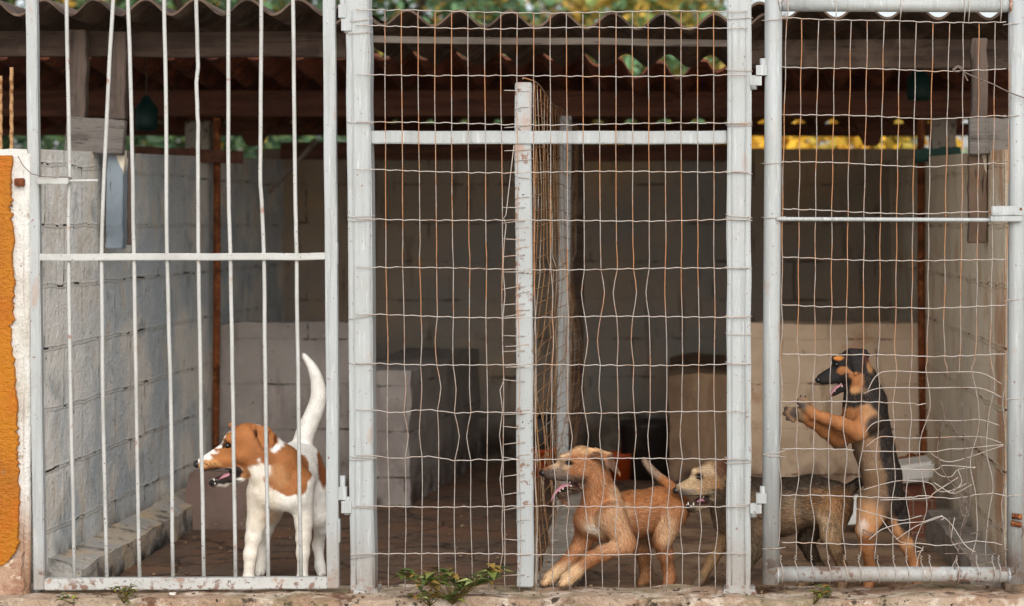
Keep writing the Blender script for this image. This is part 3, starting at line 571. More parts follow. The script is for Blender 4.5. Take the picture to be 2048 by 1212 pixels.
tw = Ties()
for xc_, lst in (((693, 742), (40, 65, 245, 432, 440, 633, 727, 914, 918, 1015, 1108, 1112)), ((1455, 1503), (36, 140, 250, 245, 345, 432, 438, 535, 632, 668, 726, 918, 925, 1010))):
    for q in lst:
        t = (q + 70) / 1255; x0 = xc_[0] + (11 if xc_[0] < 1000 else -3) * t - 2; x1 = xc_[1] + (11 if xc_[0] < 1000 else -3) * t + 2; e = random.uniform(-5, 5)
        tw.tube([W(x0, q + e, .03), W(x0 - .5, q + e, -.005), W(x0 + 6, q + e * .6 + 2, -.0125), W((x0 + x1) / 2, q + 1, -.0135), W(x1 - 6, q - e * .5, -.0125), W(x1 + .5, q - e, -.004), W(x1, q - e, .03)], .0013, 6)
tw.build(fn)
mt = Ties()
for q in (182, 215, 252, 300, 320, 455, 585, 690, 735, 820, 910, 1040, 1110, 355, 395, 495, 545, 620):
    e = random.uniform(-6, 6); a = random.choice([0, 0, 22]); sl = (q - 166) / 1006 * 4
    mt.tube([W(1030 + sl - a, q - e, .0 if a else .03)] + ([W(1028 + sl, q - e * .6, .006)] if a else [W(1029 + sl, q - e, .01)]) + [W(1040 + sl, q, .0155), W(1056 + sl, q + e * .4, .0155), W(1066 + sl, q + e, .03)], .0013, 6)
mt.tube([W(x, y, .0) for x, y in ((1028, 290), (1022, 340), (1012, 430), (1007, 436), (1012, 450), (1008, 490), (1006, 536), (1010, 590), (1006, 632), (1005, 700), (1008, 760), (1000, 780), (1005, 820), (999, 870), (1005, 920), (1000, 960), (1005, 1000), (1004, 1060), (1006, 1100), (998, 1150))], .0014, 6)
for y in (415, 443, 479, 511, 544, 574, 608, 630, 672, 702, 733, 762, 828, 855, 886, 918, 950, 986, 1016, 1080, 1150):
    e = random.uniform(-5, 5); mt.tube([W(1005, y + e, .0), W(1030, y, .004), W(1050, y - e * .3, .0155)], .0013, 6)
mt.build(fn)

# ---------------------------------------------------------------- dividing mesh running back
dv = thing('divider_fence', (xk, 1.2, FZ), 'wire mesh divider with a far white post running back between the pens', 'fence')
xd = XW(1066, .05); yd1 = 2.6
dm = MB(); dh = MB()
ztop = lambda y: ZW(162, .05) - .010 * y + .008 * math.sin(y * 5)
def dx(y, z): return xd + .020 * math.sin(z * 6 + y * 2) * (1 if z < 1 else .3) + .016 * (n1(0, y, z, 5, 3) - .5) * (2.4 if z < .75 else .6)
for i, y in enumerate(np.concatenate([[.05, .09], np.arange(.16, yd1, .15)])):
    dm.tube([(dx(y, z), y + .02 * (n1(1, y, z, 6, 8) - .5) * (2.5 if z < .75 else 1), z) for z in np.linspace(.05 - .05 * (y < .5), ztop(y), 40)], .0014, 5)
for z0 in np.arange(.08, 1.58, .05):
    p = []
    for y in np.arange(.05, yd1, .04):
        z = min(z0 + .03 * (n1(0, y, z0, 3, 5) - .5) * (2 if z0 < .8 else .4) + (.012 if z0 < .8 else .004) * math.sin(y * 7 + z0 * 3), ztop(y)); p.append((dx(y, z), y, z))
    dh.tube(p, .0013, 5)
obj('upright_wire', dm, rwire, dv); obj('cross_wire', dh, rwire, dv)
obj('top_wire', MB().tube([(xd - .03, .03, ztop(0) + .006), (xd - .03, .05, ztop(0) + .01)] + [(xd, y, ztop(y)) for y in np.arange(.06, yd1, .08)], .002, 6), wire, dv)
ypst = 2.1
obj('far_post', MB().beam((XW(1124, ypst), ypst, FZ), (XW(1132, ypst), ypst, ZW(232, ypst)), .036, .046, (1, 0, 0), 8, .0008), paint, dv, bevel=.003)

# ---------------------------------------------------------------- tube gate
tg = thing('tube_gate', W(1780, 1165), 'white round tube gate with torn wire mesh in front of the standing puppy', 'gate')
R_ = 17.5 / K
ls = lambda z: W(1547 - 5 * (z / 1165), z, .01)
obj('stile', MB().tube([W(1547, -20, .01), W(1546, 300, .01), W(1543, 700, .01), W(1542, 1167, .01)], R_, 20), paint, tg)
obj('stile', MB().tube([W(2034, -20, .01), W(2034, 400, .01), W(2032, 800, .01), W(2030, 1166, .01)], R_, 20), paint, tg)
obj('rail', MB().tube([W(1547, 9, .01), W(2034, 11, .01)], 14 / K, 20), paint, tg)
obj('rail', MB().tube([W(1546, 1148, .01), W(2031, 1149, .01)], 15.6 / K, 20), paint, tg)
for cx_, cy_ in ((1556, 1148), (2017, 1149), (1560, 10), (2020, 11)):
    wb_ = MB().ring(W(cx_, cy_, .01), (1, 0, 0), 16 / K, .004, 22, 6); wb_.v = [tuple(np.array(v) + RNG.normal(0, .0012, 3)) for v in wb_.v]; obj('weld_bead', wb_, paint_rusty, tg)
rb = MB(); xs = np.linspace(1552, 1984, 170); rb.tube([W(x, 438 + 2 * t, -.014) for x, t in zip(xs, np.linspace(0, 1, 170))], [.0058 + .0011 * (i % 2) for i in range(170)], 8)
obj('rebar_rail', rb, paint, tg)
lt = obj('latch_plate', MB().box(XW(1978), XW(2042), -.035, -.018, ZW(443), ZW(432)).box(XW(1980), XW(2046), -.03, -.016, ZW(431), ZW(412)), paint, tg, bevel=.002)
obj('bolt', MB().tube([W(1984, 430, -.032), W(2030, 428, -.032)], .0045, 8).ring(W(2003, 430, -.034), (0, 1, 0), .006, .0014), paint, lt)
for px_, py in ((1978, 424), (2040, 418), (2040, 436)): obj('bolt_head', MB().lathe(W(px_ + 2, py, -.031), [(.004, 0), (.0035, .003), (.001, .0032)], 10, (0, -1, 0)), rust, lt)
for py in (145, 1000):
    h = obj('hinge', MB().box(XW(1512), XW(1534), -.012, .016, ZW(py + 6), ZW(py - 14)).tube([W(1526, py + 6, 0), W(1526, py - 28, 0)], .01, 10), paint, tg)
    obj('hinge_leaf', MB().box(XW(1500), XW(1523), -.012, .018, ZW(py + 26), ZW(py + 8)).tube([W(1507, py + 34, 0), W(1507, py + 6, 0)], .011, 10), paint, h)
obj('rust_stub', MB().tube([W(2024, 1032, -.02), W(2044, 1034, -.022)], .009, 8).tube([W(2022, 1046, -.02), W(2043, 1050, -.022)], .009, 8), rust, tg)
ctop = [1573, 1603.7, 1637, 1670, 1702, 1735, 1768, 1800, 1832, 1866.7, 1899, 1926.6, 1957.8, 1990.8, 2020]
cmid = [1565, 1598, 1631, 1664, 1696, 1728.5, 1761, 1794, 1826, 1858, 1891, 1924, 1956, 1986, 2016]
clow = [1563, 1596, 1629, 1662, 1693, 1726, 1758, 1790.5, 1823, 1855, 1888, 1920, 1952, 1981, 2013]
cbot = [1558.7, 1592, 1623.5, 1656, 1687.6, 1718.8, 1753, 1785, 1814, 1840]
grow = [(35, 45, 43), (133, 142, 138), (228, 237, 232), (323, 333, 327), (419, 428, 422), (515, 523, 517), (610, 618, 608), (707, 713, 707), (802, 807, 801), (897, 904, 897), (991, 995, 991), (1086, 1089, 1085)]
def gx(i, y):
    b = cbot[i] if i < 10 else clow[i] - 4
    return float(np.interp(y, [38, 400, 708, 1087], [ctop[i], cmid[i], clow[i], b]))
def gy(r, x): return float(np.interp(x, [1565, 1860, 2018], grow[r])) + 1.3 * math.sin(x * .02 + r)
yg = -.004
def bul(x, y):   # the torn corner bulges away from the gate
    return .05 * math.exp(-(((x - 1900) / 110) ** 2 + ((y - 900) / 190) ** 2))
gv = MB(); gh = MB()
for i in range(15):
    ys = [gy(0, ctop[i])] + list(np.linspace(80, 1120, 66)); p = []; ylim = 1120 if i < 10 else (760 if i in (10, 11) else 1120)
    if i == 2: ylim = 1120
    for y in ys:
        if y > ylim: continue
        j = (2.5 * math.sin(y * .033 + i * 2.1) + 2 * math.sin(y * .06 + i)) * min(1, max(0, (y - 560) / 300)) + .7 * math.sin(y * .05 + i * 3)
        if i >= 9 and y > 720: j += 7 * math.sin(y * .03 + i * 1.7)
        p.append(W(gx(i, y) + j, y, yg + bul(gx(i, y), y)))
    gv.tube(p, .0014, 6)
obj('upright_wire', gv, wire, tg)
for r in range(12):
    p = []; xe = 2020 if r < 8 else (2014 if r in (10,) else ({8: 1858, 9: 1716}.get(r, 2010)))
    for x in np.arange(1564, xe, 8.):
        p.append(W(x, gy(r, x) + 1 * math.sin((x - 1566) / 33 * math.pi * 2) * .7 + random.uniform(-.5, .5) + (4 * math.sin(x * .045 + r) if r >= 8 and x > 1830 else 0), yg - .003 + bul(x, gy(r, x))))
    gh.tube(p, .0015, 6)
C9 = lambda p: (1348 + p[0] / 2.886, 792 + p[1] / 2.886)
bent = [[(1735, 781), (1764, 744), (1860, 745), (1958, 745), (2003, 768)], [(1727, 787), (1762, 776), (1860, 776), (1958, 776), (2003, 795)]]
bent += [[C9(q) for q in l] for l in ([(1100, 215), (1200, 142), (1640, 143), (1760, 135), (1880, 170)], [(1110, 290), (1195, 235), (1340, 243), (1500, 240), (1760, 235), (1890, 270)],
    [(1090, 318), (1480, 322), (1540, 315), (1600, 305), (1660, 305), (1900, 280)], [(1100, 428), (1230, 420), (1500, 425), (1560, 400), (1740, 415)], [(1095, 540), (1290, 490), (1470, 500), (1530, 550), (1600, 545), (1700, 500)],
    [(1045, 648), (1190, 690), (1310, 718), (1430, 690)], [(1125, 830), (1200, 770), (1320, 735), (1440, 725), (1540, 695), (1600, 740), (1680, 860), (1740, 900)], [(1280, 830), (1400, 750), (1520, 705), (1545, 690), (1555, 708), (1540, 715)],
    [(1480, 330), (1600, 380), (1900, 285)], [(1490, 420), (1540, 460), (1600, 465), (1640, 425), (1740, 410)], [(1500, 500), (1600, 560), (1650, 550), (1720, 510)], [(1190, 600), (1460, 590), (1500, 560), (1640, 470)],
    [(1190, 700), (1290, 830), (1360, 855), (1430, 880)], [(1640, 430), (1660, 500), (1600, 560), (1560, 540)], [(1440, 870), (1410, 930), (1400, 990)], [(1400, 900), (1440, 890)], [(1600, 1000), (1640, 900), (1600, 830), (1620, 700)])]
dark_b = [[C9(q) for q in l] for l in ([(1540, 30), (1560, 120), (1520, 300), (1545, 420), (1600, 500), (1650, 560), (1690, 650), (1660, 760), (1640, 900), (1620, 1000)], [(1660, 40), (1680, 300), (1690, 480), (1710, 570), (1690, 700), (1640, 850), (1700, 900), (1740, 980)],
    [(1700, 560), (1650, 640), (1680, 720), (1640, 800)], [(2010, 750), (2015, 800), (1940, 880), (1830, 915), (1700, 910), (1560, 910)], [(1710, 800), (1800, 765), (1905, 730)], [(1580, 130), (1640, 240), (1590, 250)], [(1710, 575), (1670, 610), (1700, 690), (1660, 690)],
    [(1590, 700), (1600, 830), (1660, 880), (1740, 960)], [(1090, 770), (1130, 790), (1160, 800), (1100, 800), (1090, 772)])]
def dense(l, n=6):
    q = np.array(l, float); out = []
    for i in range(len(q) - 1):
        a = q[max(i - 1, 0)]; b = q[i]; c = q[i + 1]; d = q[min(i + 2, len(q) - 1)]
        for t in np.linspace(0, 1, n, endpoint=False):
            cat = .5 * (2 * b + (c - a) * t + (2 * a - 5 * b + 4 * c - d) * t * t + (3 * b - a - 3 * c + d) * t ** 3); lin = b + (c - b) * t; out.append(lin * .15 + cat * .85)
    out.append(q[-1]); return out
for k, l in enumerate(bent):
    o0 = -.02 + .012 * (k % 4); gh.tube([W(x, y, yg + o0 + bul(x, y)) for x, y in dense(l)], .0014, 6)
obj('cross_wire', gh, hwire, tg)
gd = Ties(dwire, 'loose_wire')
for k, l in enumerate(dark_b): gd.tube([W(x, y, yg - .012 + .01 * (k % 3) + bul(x, y)) for x, y in dense(l)], .0018, 6)
gd.tube([W(x, y, -.03) for x, y in dense([(1905, 140), (1915, 132), (1924, 136), (1918, 143), (1908, 142), (1916, 134), (1930, 145), (1957, 157), (1985, 168), (2020, 185), (2075, 205)])], .002, 6)
gd.tube([W(x, y, -.03) for x, y in dense([(1926, 143), (1932, 155), (1936, 162)])], .002, 6)
gd.build(tg)
gt_ = Ties()
for i, x in enumerate(cbot + [1860, 1915, 1950, 1985, 1997]):
    xx = x + random.uniform(-2, 3)
    gt_.tube([W(xx - 2, 1110, -.006), W(xx + 2, 1113, -.01), W(xx - 2, 1116, -.01), W(xx + 2, 1119, -.01), W(xx - 1, 1122, -.01), W(xx + 3, 1132, -.012), W(xx + 6, 1148, -.0185), W(xx + 4, 1162, -.010), W(xx + 3, 1167, .006), W(xx + 2, 1160, .03)], .0013, 6)
for y, e in ((38, 3), (325, 2), (434, 1), (905, 5), (911, -3), (1096, 2)): gt_.tube([W(1572, y - e, -.006), W(1556, y + 1, -.0195), W(1540, y + 2, -.019), W(1526, y + e, -.006), W(1523, y + e, .015)], .0013, 6)
for y in (48, 232, 798, 992, 600): gt_.tube([W(2006, y + 2, -.006), W(2018, y, -.012), W(2034, y - 1, -.019), W(2050, y - 2, -.008)], .0013, 6)
for x in (1574, 1671, 1800, 1928, 1937, 2001): gt_.tube([W(x, 44, -.006), W(x + 2, 22, -.014), W(x + 2, 5, -.013), W(x + 1, -8, .004)], .0015, 6)
gt_.build(tg)
# ---------------------------------------------------------------- dogs: one smooth skin per animal, grown from joints
def surface_nets(F, o, h):
    nx, ny, nz = F.shape; ins = F < 0
    c = [(a, b, d) for a in (0, 1) for b in (0, 1) for d in (0, 1)]
    sl = lambda A, q: A[q[0]:nx - 1 + q[0], q[1]:ny - 1 + q[1], q[2]:nz - 1 + q[2]]
    cnt = sum(sl(ins, q).astype(np.int8) for q in c); act = (cnt > 0) & (cnt < 8)
    idx = -np.ones(act.shape, np.int32); ijk = np.argwhere(act); idx[act] = np.arange(len(ijk))
    val = {q: F[ijk[:, 0] + q[0], ijk[:, 1] + q[1], ijk[:, 2] + q[2]] for q in c}
    acc = np.zeros((len(ijk), 3)); n = np.zeros(len(ijk))
    for q in c:
        for ax in range(3):
            if q[ax]: continue
            r = list(q); r[ax] = 1; r = tuple(r); a, b = val[q], val[r]; m = (a < 0) != (b < 0)
            t = np.where(m, a / np.where(m, a - b, 1), 0); p = np.tile(np.array(q, float), (len(ijk), 1)); p[:, ax] += t
            acc[m] += p[m]; n += m
    V = np.array(o) + (ijk + acc / n[:, None]) * h
    quads = []
    for ax in range(3):
        u, v = [(1, 2), (2, 0), (0, 1)][ax]; a = [slice(None)] * 3; b = [slice(None)] * 3; a[ax] = slice(0, -1); b[ax] = slice(1, None)
        A = ins[tuple(a)]; B = ins[tuple(b)]
        for flip, mk in ((False, A & ~B), (True, ~A & B)):
            e = np.argwhere(mk); e = e[(e[:, u] > 0) & (e[:, v] > 0) & (e[:, u] < F.shape[u] - 1) & (e[:, v] < F.shape[v] - 1)]
            q = []
            for du, dv_ in ((1, 1), (0, 1), (0, 0), (1, 0)):
                k = e.copy(); k[:, u] -= du; k[:, v] -= dv_; q.append(idx[k[:, 0], k[:, 1], k[:, 2]])
            q = np.stack(q, 1); quads.append(q[:, ::-1] if flip else q)
    return V, np.concatenate(quads)

class Dog:
    def __init__(s, y0, k=.010):
        s.y0, s.k, s.pr = y0, k, []; s.s = D / (D + y0); s.u = 1 / K / s.s
    def J(s, q): return W(q[0], q[1], s.y0 + (q[2] if len(q) > 2 else 0) * s.u)
    def C(s, a, ra, b, rb, k=None, q=1., fl=1., flow=1, col=None, sub=False):
        "tapered limb between two joints; q squashes it sideways (towards and from the viewer)"
        A, B = s.J(a), s.J(b); s.pr.append(dict(t='c', A=A, B=B, ra=ra * s.u, rb=rb * s.u, k=s.k if k is None else k * s.u, q=q, fl=fl, d=(B - A) * flow, col=col, sub=sub)); return s
    def chain(s, pts, **kw):
        for p, q in zip(pts[:-1], pts[1:]): s.C(p[:3], p[3], q[:3], q[3], **kw)
        return s
    def spline(s, pts, n=5, **kw):
        q = np.array(pts, float); out = []
        for i in range(len(q) - 1):
            a = q[max(i - 1, 0)]; b = q[i]; c = q[i + 1]; e = q[min(i + 2, len(q) - 1)]
            for t in np.linspace(0, 1, n, endpoint=False): out.append(.5 * (2 * b + (c - a) * t + (2 * a - 5 * b + 4 * c - e) * t * t + (3 * b - a - 3 * c + e) * t ** 3))
        return s.chain([tuple(v) for v in out + [q[-1]]], **kw)
    def B(s, a, r, **kw): return s.C(a, r, (a[0] + .5, a[1], a[2]), r, **kw)
    def T(s, a, b, c, th, k=4, fl=.5, col=None, d=None):
        P = [s.J(x) for x in (a, b, c)]; s.pr.append(dict(t='t', P=P, th=th * s.u, k=k * s.u, fl=fl, d=(P[2] - P[0]) if d is None else d, col=col, sub=False)); return s
    @staticmethod
    def dist(p, X):
        if p['t'] == 'c':
            A, B, q = p['A'], p['B'], p['q']; ba = B - A; bb = ba @ ba + 1e-12; pa = X - A
            if q != 1: pa = pa * np.array([1, 1 / q, 1]); ba = ba * np.array([1, 1 / q, 1]); bb = ba @ ba + 1e-12
            t = np.clip(pa @ ba / bb, 0, 1); return (np.linalg.norm(pa - t[..., None] * ba, axis=-1) - (p['ra'] + (p['rb'] - p['ra']) * t)) * min(1, q ** .5)
        a, b, c = p['P']; ba, cb, ac = b - a, c - b, a - c; n = np.cross(ba, ac); pa, pb, pc = X - a, X - b, X - c
        s = np.sign(pa @ np.cross(ba, n)) + np.sign(pb @ np.cross(cb, n)) + np.sign(pc @ np.cross(ac, n))
        e = lambda v, w: ((w - v * np.clip(w @ v / (v @ v), 0, 1)[..., None]) ** 2).sum(-1)
        d2 = np.where(s < 2, np.minimum(np.minimum(e(ba, pa), e(cb, pb)), e(ac, pc)), (pa @ n) ** 2 / (n @ n)); return np.sqrt(d2) - p['th']
    def mesh(s, h=.0034):
        lo = np.full(3, 9e9); hi = -lo
        for p in s.pr:
            P = [p['A'] - p['ra'] * max(1, p['q']), p['A'] + p['ra'] * max(1, p['q']), p['B'] - p['rb'] * max(1, p['q']), p['B'] + p['rb'] * max(1, p['q'])] if p['t'] == 'c' else [v + e * p['th'] for v in p['P'] for e in (-1, 1)]
            p['lo'] = np.min(P, 0); p['hi'] = np.max(P, 0)
            if not p['sub']: lo = np.minimum(lo, p['lo']); hi = np.maximum(hi, p['hi'])
        lo -= 3 * h; hi += 3 * h; dim = np.ceil((hi - lo) / h).astype(int) + 1; F = np.full(dim, .03, np.float32)
        for p in s.pr:
            m = p['k'] + 2.5 * h; i0 = np.clip(np.floor((p['lo'] - m - lo) / h).astype(int), 0, dim); i1 = np.clip(np.ceil((p['hi'] + m - lo) / h).astype(int) + 1, 0, dim)
            if (i1 <= i0).any(): continue
            g = np.stack(np.meshgrid(*[lo[a] + h * np.arange(i0[a], i1[a]) for a in range(3)], indexing='ij'), -1); d = s.dist(p, g)
            S_ = tuple(slice(i0[a], i1[a]) for a in range(3)); f = F[S_]; k = max(p['k'], 1e-5)
            if p['sub']: d = -d; hh = np.maximum(k - np.abs(f - d), 0) / k; F[S_] = np.maximum(f, d) + hh * hh * k / 4
            else: hh = np.maximum(k - np.abs(f - d), 0) / k; F[S_] = np.minimum(f, d) - hh * hh * k / 4
        V, Q = surface_nets(F, lo, h)
        # gentle relax
        E = np.concatenate([Q[:, [0, 1]], Q[:, [1, 2]], Q[:, [2, 3]], Q[:, [3, 0]]])
        for _ in range(2):
            a = np.zeros_like(V); n = np.zeros(len(V)); 
            for i in range(3): a[:, i] = np.bincount(E[:, 0], V[E[:, 1], i], len(V)) + np.bincount(E[:, 1], V[E[:, 0], i], len(V))
            n = np.bincount(E[:, 0], minlength=len(V)) + np.bincount(E[:, 1], minlength=len(V)); V = V * .5 + a / n[:, None] * .5
        s.V, s.Q = V, Q
        fn_ = np.cross(V[Q[:, 2]] - V[Q[:, 0]], V[Q[:, 3]] - V[Q[:, 1]]); N = np.zeros_like(V)
        for j in range(4):
            for i in range(3): N[:, i] += np.bincount(Q[:, j], fn_[:, i], len(V))
        s.N = N / (np.linalg.norm(N, axis=1)[:, None] + 1e-12); s.fa = np.linalg.norm(fn_, axis=1) / 2
        Wt = []; 
        for p in s.pr: Wt.append(np.full(len(V), 9.) if p['sub'] else np.abs(s.dist(p, V)))
        Wt = np.array(Wt); Wt = np.exp(-(Wt - Wt.min(0)) / .010); Wt /= Wt.sum(0)
        dn = np.array([p['d'] / (np.linalg.norm(p['d']) + 1e-9) for p in s.pr]); s.flow = Wt.T @ dn; s.fl = Wt.T @ np.array([p['fl'] for p in s.pr])
        return s
    def px(s): # projected photo position of every vertex
        y = s.V[:, 1]; sc = D / (D + y); return np.stack([CX + s.V[:, 0] * K * sc, CY - (s.V[:, 2] - CH) * K * sc, (y - s.y0) / s.u], 1)
    def paint(s, base, patches, jit=7., jsc=38):
        "coat colours and painted shade: patch = (u, v, w or None, radius u, radius v, colour, edge px[, strength])"
        U = s.px(); n = np.stack([vnoise(s.V, jsc, 3 + i) + .5 * vnoise(s.V, jsc * 2.4, 6 + i) - .75 for i in range(3)], 1) * jit * 2; P = U + n
        C_ = np.tile(np.array(base), (len(s.V), 1))
        for pt in patches:
            u, v, w, ru, rv, col, ed = pt[:7]; k = pt[7] if len(pt) > 7 else 1; wr = pt[8] if len(pt) > 8 else max(ru, rv)
            d = ((P[:, 0] - u) / ru) ** 2 + ((P[:, 1] - v) / rv) ** 2
            if w is not None: d = d + ((P[:, 2] - w) / wr) ** 2
            m = np.clip((1 - np.sqrt(d)) * min(ru, rv) / ed + .5, 0, 1)[:, None] * k; C_ = C_ * (1 - m) + np.array(col) * m
        s.col = C_; return s
    def build(s, label, org, n_fur, length, var=.16, wid=.0009, mixc=(), group=None, brindle=0):
        sd = vnoise(s.V, 60, 11)[:, None] * .3 + .85
        s.root = np_obj('dog', s.V, s.Q, np.zeros((0, 3), int), s.col * sd, fur_m, org=org); tag(s.root, label, 'dog', group)
        pr = s.fa * (s.fl[s.Q].mean(1) > .05); pr /= pr.sum(); f = RNG.choice(len(s.Q), n_fur, p=pr); ab = RNG.random((n_fur, 2)); a, b = ab[:, :1], ab[:, 1:]
        w4 = [(1 - a) * (1 - b), a * (1 - b), a * b, (1 - a) * b]; mixq = lambda A: sum(w4[i] * A[s.Q[f, i]] for i in range(4))
        P = mixq(s.V); n = mixq(s.N); n /= np.linalg.norm(n, axis=1)[:, None]; fl = mixq(s.fl[:, None])[:, 0]; d = mixq(s.flow) + RNG.normal(0, .16, (n_fur, 3)); c = mixq(s.col)
        cl = np.stack([vnoise(P, 26, 40 + i) - .5 for i in range(3)], 1); d = d + cl * .9
        d -= n * (d * n).sum(1)[:, None]; d /= np.linalg.norm(d, axis=1)[:, None] + 1e-9
        lift = RNG.uniform(.12, .42, n_fur)[:, None]; d = d * np.cos(lift) + n * np.sin(lift)
        ln = (length * fl * RNG.uniform(.6, 1.25, n_fur))[:, None]; wv = np.cross(d, n); wv /= np.linalg.norm(wv, axis=1)[:, None]; wv *= (wid * RNG.uniform(.7, 1.3, n_fur))[:, None] / 2
        P = P - n * .0006; m = P + d * ln * .55; t = P + d * ln - n * ln * .10 + np.array([0, 0, -1]) * ln * .08
        VV = np.stack([P - wv, P + wv, m + wv * .75, m - wv * .75, t], 1).reshape(-1, 3); i = np.arange(n_fur)[:, None] * 5
        cv = c * (1 + RNG.normal(0, var, (n_fur, 1))).clip(.45, 1.7)
        for mc, pb, kk in mixc:
            mk = (RNG.random(n_fur) < pb)[:, None]; lum = cv.mean(1, keepdims=True); tgt = np.array(S(mc)); tgt = tgt * (.35 + .65 * np.clip(lum / tgt.mean(), .2, 1.3)); cv = np.where(mk, cv * (1 - kk) + tgt * kk, cv)
        if brindle:
            hd = mixq(s.px()[:, :1])[:, 0]; brindle = brindle * np.clip((hd - 1425) / 40, .18, 1)
            bn = (RNG.random(n_fur) < brindle * np.clip(vnoise(P, 22, 71) * 2 - .4, 0, 1))[:, None]; cv = np.where(bn, cv * .30, cv); bt = (RNG.random(n_fur) < .25)[:, None]; cv = np.where(bt & ~bn, cv * 1.5, cv)
        cv = cv.clip(0, .9); CC = np.repeat(cv[:, None], 5, 1); CC[:, 4] = (CC[:, 4] * 1.18).clip(0, .92); 
        np_obj('fur', VV, np.concatenate([i, i + 1, i + 2, i + 3], 1), np.concatenate([i + 3, i + 2, i + 4], 1), CC.reshape(-1, 3), fur_m, s.root, smooth=False)
        return s
    # parts
    def eye(s, q, r, rim=None): obj('eye', MB().ball(s.J(q), r * s.u, 16), eye_m, s.root)
    def nose(s, q, r, sq=(1.05, 1.1, .95)): 
        mb = MB().ball(s.J(q), r * s.u, 18, sq); c = s.J((q[0] - r * .45, q[1] + r * .25, q[2] - r * .75)); obj('nose', mb, nose_m, s.root)
    def tongue(s, pts, ws, th=1.6):
        V = []; mb = MB(); P = np.array([s.J(p) for p in pts]); m = len(P); nn_ = 9
        for i in range(m):
            T_ = P[min(i + 1, m - 1)] - P[max(i - 1, 0)]; T_ /= np.linalg.norm(T_); up = np.cross(T_, [0, 1., 0]); up /= np.linalg.norm(up); tp = 1 if i < m - 1 else .45
            for k in range(nn_ * 2):
                a = 2 * math.pi * k / (nn_ * 2); wv = np.array(ws[i]) if np.ndim(ws[i]) else np.array([0, 1., .35]) * ws[i]
                V.append(P[i] + wv * s.u * math.cos(a) * tp + up * th * s.u * (math.sin(a) - .5 * abs(math.cos(a)) ** 2 * -1) * tp)
        fs = [(i * 18 + k, i * 18 + (k + 1) % 18, (i + 1) * 18 + (k + 1) % 18, (i + 1) * 18 + k) for i in range(m - 1) for k in range(18)] + [tuple(range((m - 1) * 18, m * 18))]
        mb.add(V, fs, True); obj('tongue', mb, tongue_m, s.root)
    def tooth(s, q, dq, r=1.5): A, B_ = s.J(q), s.J((q[0] + dq[0], q[1] + dq[1], q[2] + (dq[2] if len(dq) > 2 else 0))); obj('tooth', MB().tube([A, A * .5 + B_ * .5, B_], [r * s.u, r * .8 * s.u, r * .2 * s.u], 7), tooth_m, s.root)
    def claw(s, q, dq, r=1.8): A = s.J(q); B_ = s.J((q[0] + dq[0], q[1] + dq[1], q[2])); M_ = (A + B_) / 2 + np.array([0, 0, 1.2 * s.u]); obj('claw', MB().tube([A, M_, B_], [r * s.u, r * .8 * s.u, r * .15 * s.u], 7), claw_m, s.root)
    def paw(s, c, r, fwd=(-1, .12), n=4, spread=1., fl=.45, col=None, k=3):
        "toes round the front of a paw"
        f = np.array([fwd[0], fwd[1], 0.]); 
        for i in range(n):
            w = (i - (n - 1) / 2) * r * .62 * spread; lead = .85 - .22 * abs(i - (n - 1) / 2); a = (c[0], c[1], c[2] + w * .7); b = (c[0] + f[0] * r * lead, c[1] + f[1] * r + r * .12, c[2] + w)
            s.C(a, r * .42, b, r * .46, k=k, fl=fl, col=col)
        return s

white, cream, brn, dbrn = S('eeeae2'), S('d6c3a6'), S('a1673b'), S('8d5430')
blk = S('221f1e'); lipc = S('2b2120'); pink = S('8d5a58')
# --- dog 1: white and brown, chest to us, head turned to the bars
d = Dog(.2, .016)
d.chain([(556, 955, 12, 56), (578, 948, 80, 55), (596, 930, 190, 50)], fl=1)
d.C((540, 985, -8), 34, (585, 990, -8), 34, fl=1, flow=-1)
d.chain([(556, 930, 4, 46), (528, 905, -6, 38), (508, 892, -10, 33)][::-1], fl=.9)
d.C((530, 945, -12), 32, (512, 915, -14), 26, flow=-1)
d.B((497, 880, -10), 32, fl=.45); d.C((470, 884, -10), 24, (490, 878, -10), 30, fl=.4, flow=1); d.C((404, 927, -10), 11.5, (462, 902, -10), 23, k=8, q=.85, fl=.3)
for w in (-1, 1):
    d.C((407, 934, -10 + 5 * w), 8.5, (462, 920, -10 + 11 * w), 14, k=5, fl=.3); d.B((486, 908, -10 + 15 * w), 21, fl=.5)
    d.C((458, 878, -10 + 14 * w), 9, (474, 871, -10 + 16 * w), 8, k=6, fl=.35); d.B((455, 891, -10 + 24 * w), 6.5, k=4, sub=True, fl=0)
d.C((427, 966, -10), 8.5, (481, 950, -10), 14.5, k=6, q=.95, fl=.25); d.C((427, 965, -10), 8, (450, 967, -10), 9, k=4, fl=.2); d.C((488, 935, -10), 16, (510, 925, -10), 24, fl=.6)
d.T((515, 853, -40), (538, 858, -40), (527, 895, -56), 2.4); d.T((515, 853, -40), (517, 876, -54), (527, 895, -56), 2.2); d.T((504, 852, -34), (518, 855, -42), (512, 872, -38), 2.2); d.T((534, 858, -36), (552, 871, -26), (542, 896, -40), 2.3); d.T((538, 862, -34), (548, 878, -22), (540, 898, -30), 2.2); d.C((508, 855, -28), 8, (534, 862, -26), 9, k=7, fl=.5)
d.chain([(468, 855, 16, 6), (461, 849, 22, 4.5)], fl=.4)
d.C((478, 945, -10), 11, (446, 955, -10), 6, k=3, q=.7, fl=0); d.C((450, 932, -22), 6, (476, 938, -24), 8, k=4, fl=.1); d.C((474, 938, -22), 7, (479, 956, -20), 6, k=5, fl=.15)
